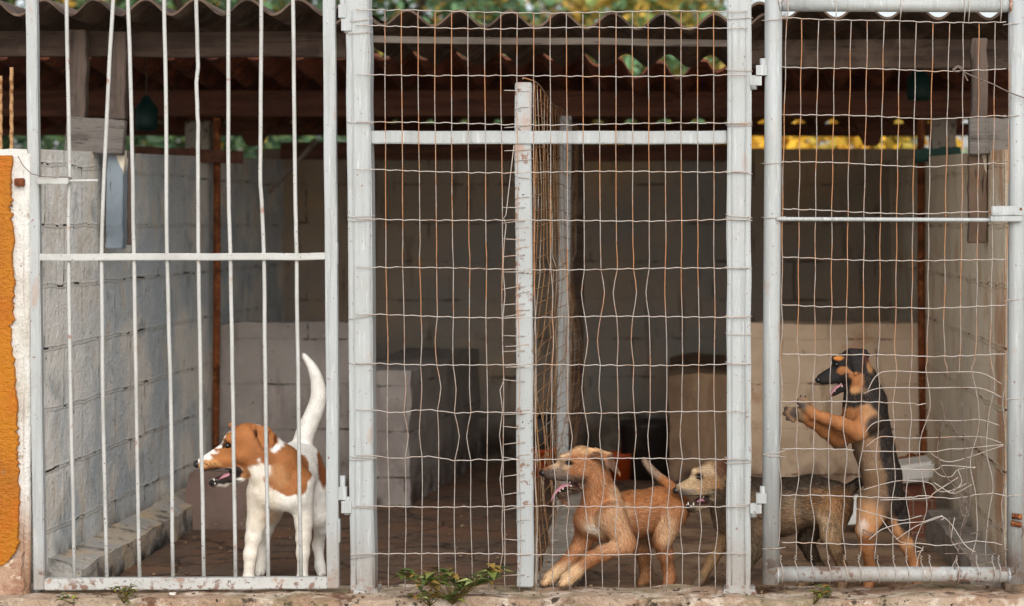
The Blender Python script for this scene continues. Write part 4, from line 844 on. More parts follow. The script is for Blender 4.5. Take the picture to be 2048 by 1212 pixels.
# legs
d.chain([(598, 968, -2, 32), (608, 1046, 2, 16.5), (607, 1075, 0, 13.8), (606, 1105, -3, 12), (605, 1158, -4, 10), (603, 1174, -8, 11)], fl=.7); d.paw((603, 1177, -10), 11, (-.25, .1))
d.chain([(524, 985, 0, 31), (512, 1048, 4, 17.5), (507, 1075, 2, 15), (501, 1108, -2, 12.4), (497, 1158, -4, 10.3), (493, 1174, -8, 11)], fl=.7); d.paw((492, 1177, -10), 11, (-.3, .1))
d.chain([(618, 955, 175, 38), (636, 1035, 165, 20), (643, 1055, 180, 14), (636, 1090, 205, 10.5), (640, 1132, 200, 9.5), (643, 1146, 194, 10)], fl=.7); d.paw((642, 1148, 190), 10, (-.3, .1))
d.chain([(572, 955, 185, 36), (540, 1030, 172, 21), (532, 1055, 182, 15), (526, 1092, 207, 11), (523, 1132, 202, 10), (520, 1145, 195, 10.5)], fl=.7); d.paw((519, 1147, 190), 10.5, (-.4, .1))
d.spline([(604, 890, 195, 16), (612, 862, 198, 15), (627, 828, 202, 14.2), (637, 796, 204, 12.2), (635, 766, 204, 9.6), (625, 735, 203, 6), (607, 709, 200, 1.2)], fl=.9)
d.mesh().paint(white, [(520, 1000, None, 40, 60, cream, 20, .5), (500, 1100, None, 30, 60, cream, 20, .35), (606, 1080, None, 30, 60, cream, 20, .3),
    (545, 1035, 80, 60, 22, S('b58a63'), 10, .8, 90), (648, 925, 150, 15, 50, dbrn, 3, 1, 130),
    (566, 918, -10, 50, 52, brn, 3.5, 1, 85), (585, 958, -20, 34, 34, brn, 3.5, 1, 70), (556, 950, -30, 30, 32, brn, 4, 1, 60), (606, 930, -10, 17, 46, brn, 3, 1, 70), (588, 878, 60, 14, 9, brn, 3, 1, 60),
    (553, 882, 0, 15, 24, white, 3, 1, 80), (566, 862, 60, 40, 14, white, 4, 1, 90),
    (492, 884, None, 46, 42, brn, 3), (462, 905, None, 42, 32, brn, 3), (500, 932, None, 22, 12, brn, 4), (532, 873, None, 26, 26, brn, 3), (518, 940, None, 26, 12, S('e6ddd0'), 4), (464, 851, None, 11, 9, brn, 3), (489, 947, None, 12, 10, S('ad7a50'), 4), (556, 952, -40, 18, 24, S('b88a5e'), 10, .6, 60), (540, 915, -30, 12, 14, S('8a5430'), 6, .6, 50), (420, 932, None, 26, 14, S('b98553'), 4),
    (414, 917, -10, 17, 8, white, 2.5), (428, 905, -10, 14, 5, white, 2.5, 1, 18), (444, 884, -10, 20, 3.5, white, 2, 1, 16), (436, 893, -10, 14, 5, white, 2, 1, 14), (466, 864, -10, 20, 3.2, white, 2, 1, 12), (414, 940, None, 12, 6, S('5a4538'), 3, .75), *[(408 + 5.1 * k % 27, 927 + 6.3 * k % 12, None, 1.7, 1.5, S('3a2418'), 1.2, .8) for k in range(14)],
    (455, 891, None, 10, 6.5, S('241811'), 2.5), (449, 885, None, 5, 8, S('4a2c18'), 3, .8), (511, 866, -36, 6, 11, S('4c2814'), 2.5, .95, 14), (549, 878, -24, 4, 9, S('5a3018'), 2, .9, 14), (452, 951, -10, 30, 9, S('3a2020'), 2.5), (440, 936, None, 34, 4, S('7a4c30'), 3, .7), (444, 943, None, 40, 5.5, lipc, 2), (473, 944, None, 9, 12, lipc, 3), (446, 962, None, 30, 6, lipc, 3), (424, 966, None, 12, 11, blk, 3), (450, 973, None, 22, 5, S('9a8578'), 3, .7)], jit=4)
d.build('white and brown dog standing behind the bars with its tail raised and mouth open', (560, 0, 0) if 0 else W(555, 1180, .25), 56000, .012, .15, .0009, mixc=(('b7a58c', .14, .5), ('9d9287', .10, .45)))
d.eye((455.5, 891.5, -27.5), 5.6); d.nose((396, 928, -10), 9.0)
d.tongue([(474, 947, -10), (460, 946, -13), (448, 951, -16), (438, 958, -17)], [6, 7, 7, 6], 2.6)
for q, dq in (((429, 962, -17), (-2, -8)), ((437, 964, -18), (-1, -6)), ((425, 961, -10), (-1, -5)), ((464, 938, -22), (1, 7)), ((430, 968, -19), (0, -4))): d.tooth(q, (dq[0], dq[1] * .75), 1.5)

# --- dog 2: tan, crouched with both forepaws on the sill
tan, ltan, dtan, grz = S('a56f49'), S('c6a27e'), S('865738'), S('6a625b')
d = Dog(.05, .014)
d.chain([(1205, 1034, 62, 47), (1268, 1028, 115, 46), (1315, 1014, 150, 39), (1345, 1015, 172, 36)], fl=1)
d.B((1181, 1040, 48), 34, fl=1)
d.chain([(1172, 925, 34, 25), (1192, 958, 44, 27), (1208, 1004, 60, 37)], fl=1)
d.C((1186, 965, 42), 19, (1189, 1030, 46), 31, fl=1)
d.B((1165, 922, 30), 28.5, fl=.55); d.C((1135, 926, 30), 20, (1160, 918, 30), 25, fl=.5, flow=1); d.C((1094, 944, 30), 11, (1136, 938, 30), 20, k=7, q=.85, fl=.5)
for w in (-1, 1):
    d.C((1097, 951, 30 + 4 * w), 7.5, (1146, 952, 30 + 10 * w), 12, k=4, fl=.8); d.B((1160, 945, 30 + 13 * w), 18, fl=.9); d.C((1126, 915, 30 + 12 * w), 8, (1142, 911, 30 + 14 * w), 7.5, k=5, fl=.7); d.B((1137, 926, 30 + 22 * w), 5.5, k=4, sub=True, fl=0)
d.C((1119, 990, 30), 7, (1160, 968, 30), 11, k=5, fl=.9); d.C((1124, 992, 30), 6.5, (1126, 1001, 30), 3.5, k=4, fl=1.5); d.C((1148, 976, 30), 10, (1172, 955, 32), 18, fl=1)
d.C((1158, 966, 30), 9, (1134, 973, 29), 5, k=3, q=.8, fl=0); d.C((1152, 958, 17), 5, (1158, 974, 19), 5, k=4, fl=.6)
d.T((1176, 897, 4), (1186, 916, 2), (1222, 908, 4), 2.6, fl=.4); d.T((1196, 899, 6), (1224, 909, 4), (1214, 930, 6), 2.4, fl=.4); d.T((1222, 908, 4), (1214, 930, 6), (1239, 948, 14), 2.4, fl=.4); d.C((1172, 905, 10), 9, (1196, 907, 6), 7, k=7, fl=.5)
d.T((1190, 896, 52), (1204, 910, 58), (1222, 925, 60), 2.4, fl=.4)
d.chain([(1222, 1034, 22, 33), (1254, 1088, 10, 18), (1206, 1106, 3, 15), (1182, 1117, 1, 13.5), (1152, 1142, -2, 12.5), (1136, 1157, -4, 14.5)], fl=.8); d.paw((1134, 1160, -5), 15, (-.95, .28), spread=1.1)
d.chain([(1180, 1048, 62, 30), (1164, 1088, 70, 18), (1152, 1106, 60, 16), (1118, 1140, 42, 12.5), (1100, 1155, 32, 14)], fl=.8); d.paw((1097, 1159, 30), 14.5, (-.9, .32), spread=1.1)
d.chain([(1343, 1026, 137, 34), (1324, 1080, 120, 18.5), (1330, 1105, 135, 15), (1336, 1135, 155, 11), (1340, 1158, 152, 10.5), (1337, 1167, 148, 11)], fl=.8); d.paw((1336, 1169, 146), 11, (-.5, .1))
d.chain([(1322, 1035, 195, 30), (1284, 1092, 186, 17), (1288, 1112, 195, 14), (1292, 1138, 208, 11.5), (1292, 1157, 202, 11), (1286, 1163, 196, 11.5)], fl=.7); d.paw((1284, 1165, 194), 11, (-.6, .1))
d.spline([(1350, 985, 178, 8), (1336, 968, 184, 6), (1316, 952, 188, 5), (1300, 936, 190, 4), (1289, 921, 190, 2)], fl=.7)
d.mesh().paint(tan, [(1300, 985, None, 90, 26, S('a9652f'), 18, .6), (1240, 1020, 20, 26, 22, ltan, 10, .5, 60), (1228, 985, None, 14, 22, ltan, 8, .7), (1226, 1060, 0, 40, 44, ltan, 22, .5, 60), (1185, 1050, None, 26, 22, S('d3b591'), 8, .5), (1182, 1056, 30, 13, 11, S('ddd2c2'), 4, .9, 50), (1335, 1058, 120, 22, 34, ltan, 12, .8, 70),
    (1140, 1150, None, 40, 26, S('dcbd95'), 14, .7), (1095, 1150, None, 40, 26, S('dcbd95'), 14, .7), (1294, 1078, None, 16, 14, S('3a2c22'), 5, .6), (1280, 1130, 200, 30, 70, S('7a5738'), 12, .5, 40),  # far hind leg darkened: its shade is painted into the coat
    (1165, 975, 40, 22, 40, dtan, 10, .5), (1120, 930, None, 22, 12, S('d0b592'), 5, .8), (1168, 897, None, 36, 10, S('d6b182'), 5, .6), (1126, 902, None, 12, 14, S('d8bf9a'), 4, .7), (1112, 948, None, 24, 12, grz, 6, .85), (1098, 950, None, 16, 12, S('45403d'), 4, .8), (1140, 956, None, 26, 9, S('4d4642'), 5, .8), (1155, 968, None, 14, 16, S('4a423d'), 5, .85), (1128, 988, None, 26, 14, S('393330'), 5, .9), (1142, 992, None, 10, 7, S('a09a90'), 4, .6),
    (1136, 927, None, 10, 6.5, S('2e1f16'), 3), (1122, 930, None, 5, 8, S('6a5242'), 3, .6), (1192, 910, None, 12, 6, S('4b2f22'), 3, .85), (1218, 904, None, 18, 6, S('b08d68'), 4, .8), (1228, 928, None, 12, 24, S('4a3a31'), 4, .9), (1216, 928, None, 8, 10, S('7b5b4c'), 4, .6), (1130, 962, None, 26, 4, lipc, 2.5, .9), (1144, 969, None, 14, 7, S('3a2222'), 3), (1136, 983, None, 20, 4, S('241b1a'), 2.5, .9), (1300, 945, 188, 30, 30, S('8d7f6f'), 6, .8, 16)], jit=4)
d.build('tan wire haired dog crouching with both forepaws on the sill and tongue out', W(1230, 1175, .15), 72000, .019, .2, .0012, mixc=(('e2c7a4', .15, .6), ('5f3720', .28, .6)))
d.eye((1137, 926, 13), 4.6); d.nose((1086, 946, 30), 7.8)
d.tongue([(1148, 970, 28), (1134, 968, 24), (1122, 973, 22), (1112, 982, 20), (1105, 994, 19), (1102, 1004, 18)], [5, 6, 7, 7.5, 7, 4.5], 1.7)
for q, dq in (((1146, 960, 17), (0, 8)), ((1140, 962, 17), (0, 7)), ((1120, 984, 20), (-1, -7)), ((1134, 974, 18), (0, -6)), ((1126, 979, 19), (0, -5)), ((1142, 973, 17), (0, -5))): d.tooth(q, (dq[0], dq[1] * .8), 1.6)
for c_, w in (((1119.5, 1166), -12), ((1120, 1168), -3.5), ((1122, 1167), 5), ((1084, 1167), 22), ((1083, 1168), 31), ((1086, 1166), 40)): d.claw((c_[0], c_[1], w), (-5, 3.5))

# --- dog 3: brindle, head at the mesh, body behind the second post
bri, bri_l, bri_d = S('75634f'), S('a88a68'), S('463c35')
d = Dog(.24, .014)
d.chain([(1490, 1010, 30, 56), (1560, 1014, 36, 57), (1622, 999, 40, 48), (1664, 1003, 42, 42)], fl=1.2)
d.chain([(1432, 955, 5, 29), (1446, 972, 12, 34), (1478, 995, 24, 47)], fl=1.1); d.C((1436, 990, 10), 24, (1462, 1030, 24), 40, fl=1.1)
d.B((1427, 951, 0), 29, fl=.6); d.C((1401, 955, 0), 20, (1424, 949, 0), 26, fl=.55); d.C((1361, 977, 0), 11, (1401, 966, 0), 20, k=7, q=.85, fl=.5)
for w in (-1, 1):
    d.C((1364, 985, 4 * w), 7, (1404, 980, 10 * w), 11.5, k=4, fl=.7); d.B((1418, 974, 13 * w), 18, fl=.8); d.C((1390, 944, 12 * w), 7.5, (1408, 938, 14 * w), 7, k=5, fl=.7); d.B((1398, 954.5, 21 * w), 5.5, k=4, sub=True, fl=0)
d.C((1379, 1014, 0), 7, (1416, 1000, 0), 11, k=5, fl=.7); d.C((1386, 1018, 0), 7, (1396, 1014, 0), 8, k=4, fl=1); d.C((1414, 1000, 2), 11, (1436, 990, 6), 22, fl=1)
d.C((1412, 996, 0), 9, (1392, 1003, 0), 5, k=3, q=.75, fl=0)
d.T((1430, 922, -20), (1454, 922, -14), (1452, 958, -26), 2.4, fl=.5); d.T((1430, 922, -20), (1440, 945, -26), (1452, 958, -26), 2.4, fl=.5); d.C((1430, 928, -14), 8, (1450, 930, -10), 8, k=7, fl=.5); d.T((1436, 922, 22), (1456, 925, 20), (1452, 945, 28), 2.4, fl=.5)
d.chain([(1470, 1030, 58, 30), (1448, 1080, 66, 15), (1424, 1122, 68, 10.5), (1402, 1158, 66, 9.5), (1396, 1165, 62, 10)], fl=.6); d.paw((1393, 1168, 60), 10, (-.8, .12))
d.chain([(1494, 1035, 4, 35), (1508, 1098, -4, 19), (1490, 1135, -4, 12), (1476, 1168, -6, 10.5)], fl=.8); d.paw((1472, 1178, -8), 11, (-.8, .1))
d.chain([(1668, 1020, 16, 38), (1662, 1070, 6, 21), (1674, 1102, 14, 13.5), (1684, 1132, 22, 10), (1686, 1166, 16, 9.5), (1683, 1178, 10, 10.5)], fl=.8); d.paw((1681, 1180, 8), 10.5, (-.6, .1))
d.chain([(1648, 1020, 70, 32), (1612, 1080, 70, 18), (1622, 1106, 74, 13), (1640, 1136, 82, 10), (1622, 1158, 50, 9), (1602, 1172, 20, 9.5)], fl=.7); d.paw((1596, 1177, 14), 9.5, (-.95, .12))
d.chain([(1688, 990, 42, 12), (1702, 976, 46, 9.5), (1716, 966, 52, 8), (1732, 960, 58, 6)], fl=1.1)
d.mesh().paint(bri, [(1600, 955, None, 150, 36, bri_d, 18, .85), (1540, 1040, None, 80, 30, S('8d7158'), 14, .5), (1660, 1050, 0, 34, 40, bri_l, 16, .7, 60), (1640, 1000, -4, 40, 22, S('94683f'), 14, .6, 60), (1645, 1042, 0, 14, 18, S('c0a585'), 6, .7, 50), (1682, 1010, 10, 24, 40, S('8d5f38'), 10, .6, 50), (1615, 1075, 75, 46, 60, S('32281f'), 10, .85, 40),
    (1430, 1100, None, 40, 70, S('a5835c'), 14, .8), (1680, 1130, None, 24, 60, S('8b6a4a'), 12, .6), (1440, 1020, None, 24, 44, S('42352b'), 10, .8), (1445, 960, None, 20, 40, S('4a3a2e'), 8, .75), (1410, 950, None, 42, 32, S('a98865'), 8, .95), (1428, 966, -14, 14, 18, S('c08a50'), 6, .8), (1380, 966, None, 26, 15, S('b79d7c'), 6, .9), (1384, 948, None, 9, 16, S('dcc6a0'), 4, .7), (1414, 940, None, 16, 10, S('cdb595'), 5, .6),
    (1372, 986, None, 18, 9, S('7d7267'), 5, .8), (1362, 984, None, 10, 8, S('4d443e'), 4, .75), (1405, 990, None, 22, 9, S('cbb797'), 5, .7), (1398, 954.5, None, 8.5, 6.5, S('281b13'), 2.5), (1444, 936, None, 14, 20, S('5b3322'), 5, .8), (1384, 994, None, 24, 3, lipc, 2), (1402, 1000, None, 16, 8, S('361f1f'), 3), (1413, 997, None, 5, 9, lipc, 3), (1388, 1010, None, 16, 3.5, lipc, 2), (1382, 1016, None, 12, 10, S('332a27'), 4, .85), (1402, 1016, None, 12, 7, S('bda784'), 4, .7), (1712, 970, 50, 30, 22, S('2b2422'), 5, .9, 16), (1594, 1176, 14, 20, 9, S('ab8a66'), 5, .8)], jit=4)
d.build('grey brown brindle dog looking left past the second white post', W(1560, 1180, .3), 80000, .016, .24, .001, mixc=(('b98a5c', .2, .5), ('c9b79c', .08, .5)), brindle=.75)
d.eye((1398, 954.5, -16), 4.7); d.nose((1353, 981, 0), 7.8)
d.tongue([(1414, 998, -4), (1404, 998, -8), (1394, 1003, -10)], [5, 6, 5], 2)
for q, dq in (((1377, 1010, -8), (-1, -9)), ((1387, 1011, -9), (0, -8)), ((1382, 1013, -8), (0, -4)), ((1407, 990, -13), (0, 9)), ((1400, 990, -13), (0, 5)), ((1374, 1011, 0), (0, -5))): d.tooth(q, (dq[0], dq[1] * .75), 1.6)

# --- dog 4: black and tan puppy standing up against the wire
pt, ptl, bel = S('a06a42'), S('b5865c'), S('725943')
d = Dog(.2, .012)
d.chain([(1735, 828, 2, 41), (1747, 892, 2, 41), (1764, 952, 2, 39), (1770, 1002, 2, 36)], fl=.9)
d.chain([(1712, 728, -12, 26), (1724, 758, -10, 29), (1737, 804, -4, 38)], fl=.8); d.C((1706, 768, -14), 16, (1712, 812, -8), 28, fl=.8); d.B((1714, 836, -8), 28)
d.B((1707, 726, -14), 27, fl=.45); d.C((1682, 728, -14), 18, (1703, 722, -14), 24, fl=.4); d.C((1643, 757, -14), 10, (1680, 742, -14), 18, k=6, q=.85, fl=.25)
for w in (-1, 1):
    d.C((1646, 763, -14 + 4 * w), 7, (1684, 755, -14 + 8 * w), 11, k=4, fl=.25); d.B((1698, 748, -14 + 12 * w), 17, fl=.45); d.C((1669, 718, -14 + 11 * w), 7, (1684, 713, -14 + 13 * w), 6.5, k=5, fl=.3); d.B((1673, 729, -14 + 19 * w), 4.6, k=3, sub=True, fl=0)
d.C((1665, 788, -14), 6, (1696, 768, -14), 9.5, k=5, fl=.25); d.C((1694, 768, -14), 10, (1708, 758, -14), 18, fl=.5)
d.C((1694, 766, -14), 8, (1676, 773, -14), 4.5, k=3, q=.75, fl=0)
d.T((1699, 699, -36), (1731, 703, -36), (1711, 748, -46), 2.4, fl=.35); d.T((1731, 703, -36), (1728, 738, -42), (1711, 748, -46), 2.4, fl=.35); d.C((1702, 704, -30), 8, (1728, 706, -28), 8, k=7, fl=.4); d.T((1724, 698, 4), (1739, 709, 4), (1730, 722, 10), 2.4, fl=.35)
d.chain([(1738, 836, -30, 31), (1716, 864, -48, 17.5), (1680, 847, -74, 13.8), (1650, 836, -94, 11), (1628, 829, -106, 10), (1612, 815, -112, 12)], fl=.6)
d.chain([(1705, 842, 16, 26), (1679, 881, -4, 17), (1650, 861, -48, 13.5), (1622, 843, -84, 10.5), (1604, 832, -100, 10.8), (1592, 826, -106, 12.5)], fl=.6)
for c0, tips in (((1610, 812, -114), ((1596, 803, -118), (1602, 796, -117), (1611, 797, -117), (1617, 804, -117))), ((1590, 825, -108), ((1573, 818, -112), (1570, 827, -112), (1576, 837, -112), (1586, 841, -112)))):
    for t_ in tips: d.C(c0, 8, t_, 5.2, k=1.6, fl=.2)
d.chain([(1748, 1010, -20, 36), (1732, 1060, -44, 20), (1733, 1092, -22, 14), (1740, 1130, 4, 10), (1739, 1164, -2, 9.5), (1735, 1176, -8, 10.5)], fl=.6); d.paw((1732, 1178, -10), 11, (-.8, .1))
d.chain([(1784, 1006, 26, 34), (1800, 1058, 6, 19), (1812, 1088, 16, 14), (1826, 1122, 32, 10.5), (1836, 1164, 22, 9.5), (1836, 1176, 16, 10.5)], fl=.6); d.paw((1834, 1178, 14), 11, (-.8, .1))
d.chain([(1796, 1012, 44, 10), (1806, 1040, 66, 8), (1812, 1070, 76, 5)], fl=1)
d.mesh().paint(bel, [(1728, 960, -20, 40, 60, S('7d644b'), 16, .6), (1740, 900, -40, 20, 40, S('8f7660'), 10, .6, 60), (1715, 940, None, 12, 50, S('57493d'), 6, .6), (1720, 845, None, 44, 36, ptl, 10, .8), (1698, 824, -10, 14, 18, S('e0d6c8'), 4, 1, 50), (1744, 850, -40, 18, 20, S('5a4b40'), 7, .7, 40), (1765, 1010, None, 46, 34, S('5e4a3c'), 14, .6),
    (1668, 840, None, 60, 52, pt, 8), (1700, 862, None, 34, 20, pt, 8, .9), (1735, 1060, -30, 40, 60, ptl, 14, .8, 80), (1727, 1054, -46, 9, 17, S('c9c0b5'), 6, .75, 40), (1738, 1120, None, 24, 70, pt, 12, .8), (1808, 1070, 0, 26, 70, S('b98457'), 8, .8, 50), (1832, 1150, None, 22, 50, pt, 10, .9),
    (1768, 800, 6, 36, 70, blk, 4), (1784, 880, 8, 30, 90, blk, 5), (1797, 960, 10, 30, 80, blk, 5), (1752, 852, -30, 22, 26, S('2e2723'), 8, .9, 60), (1812, 1020, 24, 22, 60, blk, 4), (1822, 1070, 40, 16, 50, blk, 4, 1, 30), (1752, 768, -6, 26, 46, blk, 5), (1715, 799, -14, 40, 17, blk, 4), (1742, 795, -20, 26, 18, blk, 5), (1778, 835, 40, 40, 60, blk, 5, 1, 46),
    (1700, 735, None, 60, 46, blk, 5), (1650, 758, None, 26, 22, blk, 4), (1712, 760, -26, 17, 25, pt, 4, 1, 34), (1712, 780, -20, 12, 8, S('bf8f60'), 4, .9, 40), (1702, 740, -34, 12, 10, pt, 4, 1, 20), (1686, 741, -28, 12, 7, pt, 3, .95, 20), (1739, 732, None, 6, 14, S('a87b50'), 3, .7), (1676, 716, -28, 9, 5, S('c07a3c'), 2.5, 1, 16), (1710, 696, -14, 14, 5, S('a85f28'), 3, .9, 20), (1728, 718, None, 6, 10, S('7a3c2c'), 3, .5, 30), (1712, 722, -40, 18, 27, S('1f1c1c'), 3, 1, 16),
    (1572, 817, None, 5, 5, S('3f332d'), 2, .9), (1569, 827, None, 5, 5, S('3f332d'), 2, .9), (1575, 838, None, 5, 5, S('3f332d'), 2, .9), (1589, 828, None, 9, 9, S('3c3431'), 3, .9), (1601, 811, None, 9, 7, S('4a4340'), 3, .9), (1596, 801, None, 4, 6, S('574840'), 2, .8), (1603, 795, None, 4, 5, S('6a5548'), 2, .8), (1676, 774, None, 22, 8, S('2a1c1c'), 3), (1678, 783, None, 20, 9, blk, 3), (1696, 764, None, 7, 9, blk, 4)], jit=3)
d.build('black and tan puppy standing upright with both forepaws on the torn mesh', W(1745, 1183, .2), 56000, .013, .2, .001, mixc=(('d0a274', .15, .4), ('2a2320', .12, .5)))
d.eye((1673, 729, -29), 4.2); d.nose((1637, 760, -14), 7)
d.tongue([(1692, 768, -16), (1682, 768, -19), (1672, 774, -21), (1664, 783, -22), (1659, 795, -22)], [4, 5.5, 6, 6, 4], 1.5)
for q, dq in (((1688, 762, -24), (0, 6)), ((1682, 764, -24), (0, 6)), ((1690, 770, -23), (-1, -5)), ((1684, 774, -22), (-1, -5)), ((1670, 783, -19), (-1, -6))): d.tooth(q, dq, 1.5)
for t_, dq in (((1596, 802, -121), (-6, -3)), ((1602, 794, -120), (-2, -6)), ((1611, 795, -120), (1, -6)), ((1571, 818, -115), (-5, -4)), ((1568, 828, -115), (-5, 1)), ((1574, 839, -115), (-4, 4))): d.claw(t_, (dq[0] * .75, dq[1] * .75), 1.4)

# ---------------------------------------------------------------- plants
def leafcloud(n, cen, rad, size, palette, seed, clumps=26, flat=.5):
    r = np.random.default_rng(seed); cc = r.normal(0, 1, (clumps, 3)); cc /= np.linalg.norm(cc, axis=1)[:, None]; cc *= (r.random((clumps, 1)) ** .45) * .85
    ci = r.integers(0, clumps, n); P = (cc[ci] + r.normal(0, .17, (n, 3))) * np.array(rad) + np.array(cen)
    a = r.normal(0, 1, (n, 3)); a /= np.linalg.norm(a, axis=1)[:, None]; b = np.cross(a, r.normal(0, 1, (n, 3))); b /= np.linalg.norm(b, axis=1)[:, None]
    s = size * r.uniform(.6, 1.4, (n, 1)); V = np.stack([P - a * s, P + b * s * flat, P + a * s, P - b * s * flat], 1).reshape(-1, 3)
    pal = np.array([S(c) for c in palette]); cidx = (r.integers(0, len(pal), clumps)[ci] + (r.random(n) < .25)) % len(pal); C_ = pal[cidx] * r.uniform(.7, 1.3, (n, 1)); return V, np.arange(4 * n).reshape(-1, 4), np.repeat(C_[:, None], 4, 1).reshape(-1, 3)
def tree(x, y, h, rx, rz, palette, label, seed, n=9000, low=None, size=.05):
    t = thing('tree', (x, y, -.12), label, 'tree', 'trees beyond the kennel roof'); zc = h - rz
    r = random.Random(seed); mb = MB(); mb.tube([(x + r.uniform(-.05, .05) * i, y, -.12 + i * (zc + .12) / 5) for i in range(6)], [.13 - .014 * i for i in range(6)], 10); obj('trunk', mb, bark_m, t)
    lm = MB()
    for k in range(7):
        a = r.uniform(0, 6.28); lm.tube([(x, y, zc * .6 + .1 * k), (x + rx * .4 * math.cos(a), y + rx * .4 * math.sin(a), zc + rz * .1), (x + rx * .75 * math.cos(a), y + rx * .7 * math.sin(a), zc + rz * r.uniform(.1, .6))], [.05, .03, .012], 6)
    obj('limbs', lm, bark_m, t); V, Q, C_ = leafcloud(n, (x, y, zc), (rx, rx, rz), size, palette, seed, 34); np_obj('crown', V, Q, np.zeros((0, 3), int), C_, leaf_m, t, smooth=False)
gr = ['4c6240', '3a5434', '5c7044', '2e4630']; ye = ['d8a834', 'c4902e', 'a8933c', 'e0b84a']; mx = ['5f8058', 'b09a4c', '4c7048', 'd0a648', '7c9050']
yt = ['d0a84c', 'b09c4a', '8a9450']
tree(-5.6, 9.5, 4.4, 1.7, 1.7, gr, 'green tree beyond the bar gate end of the roof', 1)
tree(-3.9, 10.5, 4.6, 1.7, 1.8, mx, 'green and yellow tree beyond the roof above the bars', 2)
tree(-2.3, 9.6, 4.4, 1.5, 1.8, gr + mx[:2], 'mostly green tree beyond the roof by the first post', 3)
tree(-1.05, 10.6, 4.8, 1.4, 2.0, mx + yt, 'yellowing tree beyond the sagging roof sheet', 4)
tree(.05, 11.0, 3.9, 1.0, 1.5, mx + yt, 'yellow and green tree at the end of the row before the open sky', 5)
def shrub(x, y, h, r, pal, lab, seed, n=3500):
    t = thing('shrub', (x, y, -.12), lab, 'shrub', 'shrubs behind the kennel'); q = random.Random(seed); mb = MB()
    for k in range(5): mb.tube([(x, y, -.12), (x + q.uniform(-.3, .3) * r, y, h * .5), (x + q.uniform(-.7, .7) * r, y + q.uniform(-.3, .3), h * .8)], [.02, .014, .006], 5)
    obj('stems', mb, bark_m, t); V, Q, C_ = leafcloud(n, (x, y, h * .55), (r, .45, h * .5), .045, pal, seed, 24); np_obj('crown', V, Q, np.zeros((0, 3), int), C_, leaf_m, t, smooth=False)
for i, (x, pal, lab) in enumerate(((-3.6, gr, 'green shrub seen through the gap behind the bars'), (-2.5, gr, 'green shrub behind the roof knee by the bars'), (-1.5, mx, 'mixed shrub behind the back wall by the first post'), (-.4, mx, 'greenish yellow shrub behind the back wall by the divider'), (.45, ye, 'bright yellow shrub behind the gap beside the second post'), (1.35, ye + ['8ba58a'], 'yellow and pale green shrub behind the gap near the stained wall'))):
    shrub(x, 6.4, 1.95, .75, pal, lab, 60 + i)

def weed(px, py, y, n, h, spread, pal, lab, seed, lsize=.03):
    q = random.Random(seed); b = W(px, py, y); t = thing('weed', b, lab, 'weed'); st = MB(); V = []; Q = []; C_ = []
    for k in range(n):
        a = q.uniform(-1, 1); top = b + np.array([a * spread, q.uniform(-.06, .06), h * q.uniform(.45, 1)]); mid = b * .55 + top * .45 + np.array([0, 0, h * .14]); st.tube([b, mid, top], [.0022, .0016, .0008], 5)
        for j in range(q.randint(5, 9)):
            f = q.uniform(.25, 1); p = (b * (1 - f) + mid * f) if f < .3 else mid * (1 - (f - .3) / .7) + top * ((f - .3) / .7)
            an = q.uniform(0, 6.28); dr = np.array([math.cos(an), math.sin(an) * .8, q.uniform(-.25, .6)]); dr /= np.linalg.norm(dr); sd = np.cross(dr, [0, 0, 1.]); sd /= np.linalg.norm(sd) + 1e-6; up = np.cross(sd, dr); L_ = lsize * q.uniform(.6, 1.4); w = L_ * .3
            pts = [p, p + dr * L_ * .4 + sd * w + up * .15 * L_, p + dr * L_ * .45, p + dr * L_ * .4 - sd * w + up * .15 * L_, p + dr * L_ - up * .12 * L_]; o_ = len(V); V += pts; Q += [(o_, o_ + 1, o_ + 4, o_ + 2), (o_, o_ + 2, o_ + 4, o_ + 3)]; c = np.array(S(q.choice(pal))) * q.uniform(.75, 1.25); C_ += [c] * 5
    obj('stem', st, mat('weed_stem', S('6a5a30')) if 'weed_stem' not in bpy.data.materials else bpy.data.materials['weed_stem'], t); np_obj('leaves', np.array(V), np.array(Q), np.zeros((0, 3), int), np.array(C_), weed_m, t, smooth=False)
wp = ['5f6b2c', '7c8038', '4a5a26', '8c6a2c', '9aa06a', '3f4c22']
weed(905, 1208, -.12, 19, .118, .17, ['5a642c', '6f7336', '47552a', '7d6630', '8d9460', '3f4c22', '6a5530'], 'largest leafy green weed at the foot of the mesh beside the middle post', 11, .042)
weed(860, 1212, -.14, 7, .05, .08, wp, 'small round leaved weed beside the largest weed', 12, .026)
weed(248, 1206, -.11, 8, .058, .05, ['5a5f2a', '7a6a2c', '4a4a22'], 'small brownish green weed under the bar gate', 13, .02)
weed(146, 1208, -.11, 5, .026, .05, wp, 'tiny low weed nearest the orange wall', 14, .018)
weed(1628, 1208, -.11, 6, .055, .05, wp, 'small upright weed under the tube gate below the puppy', 15, .026)
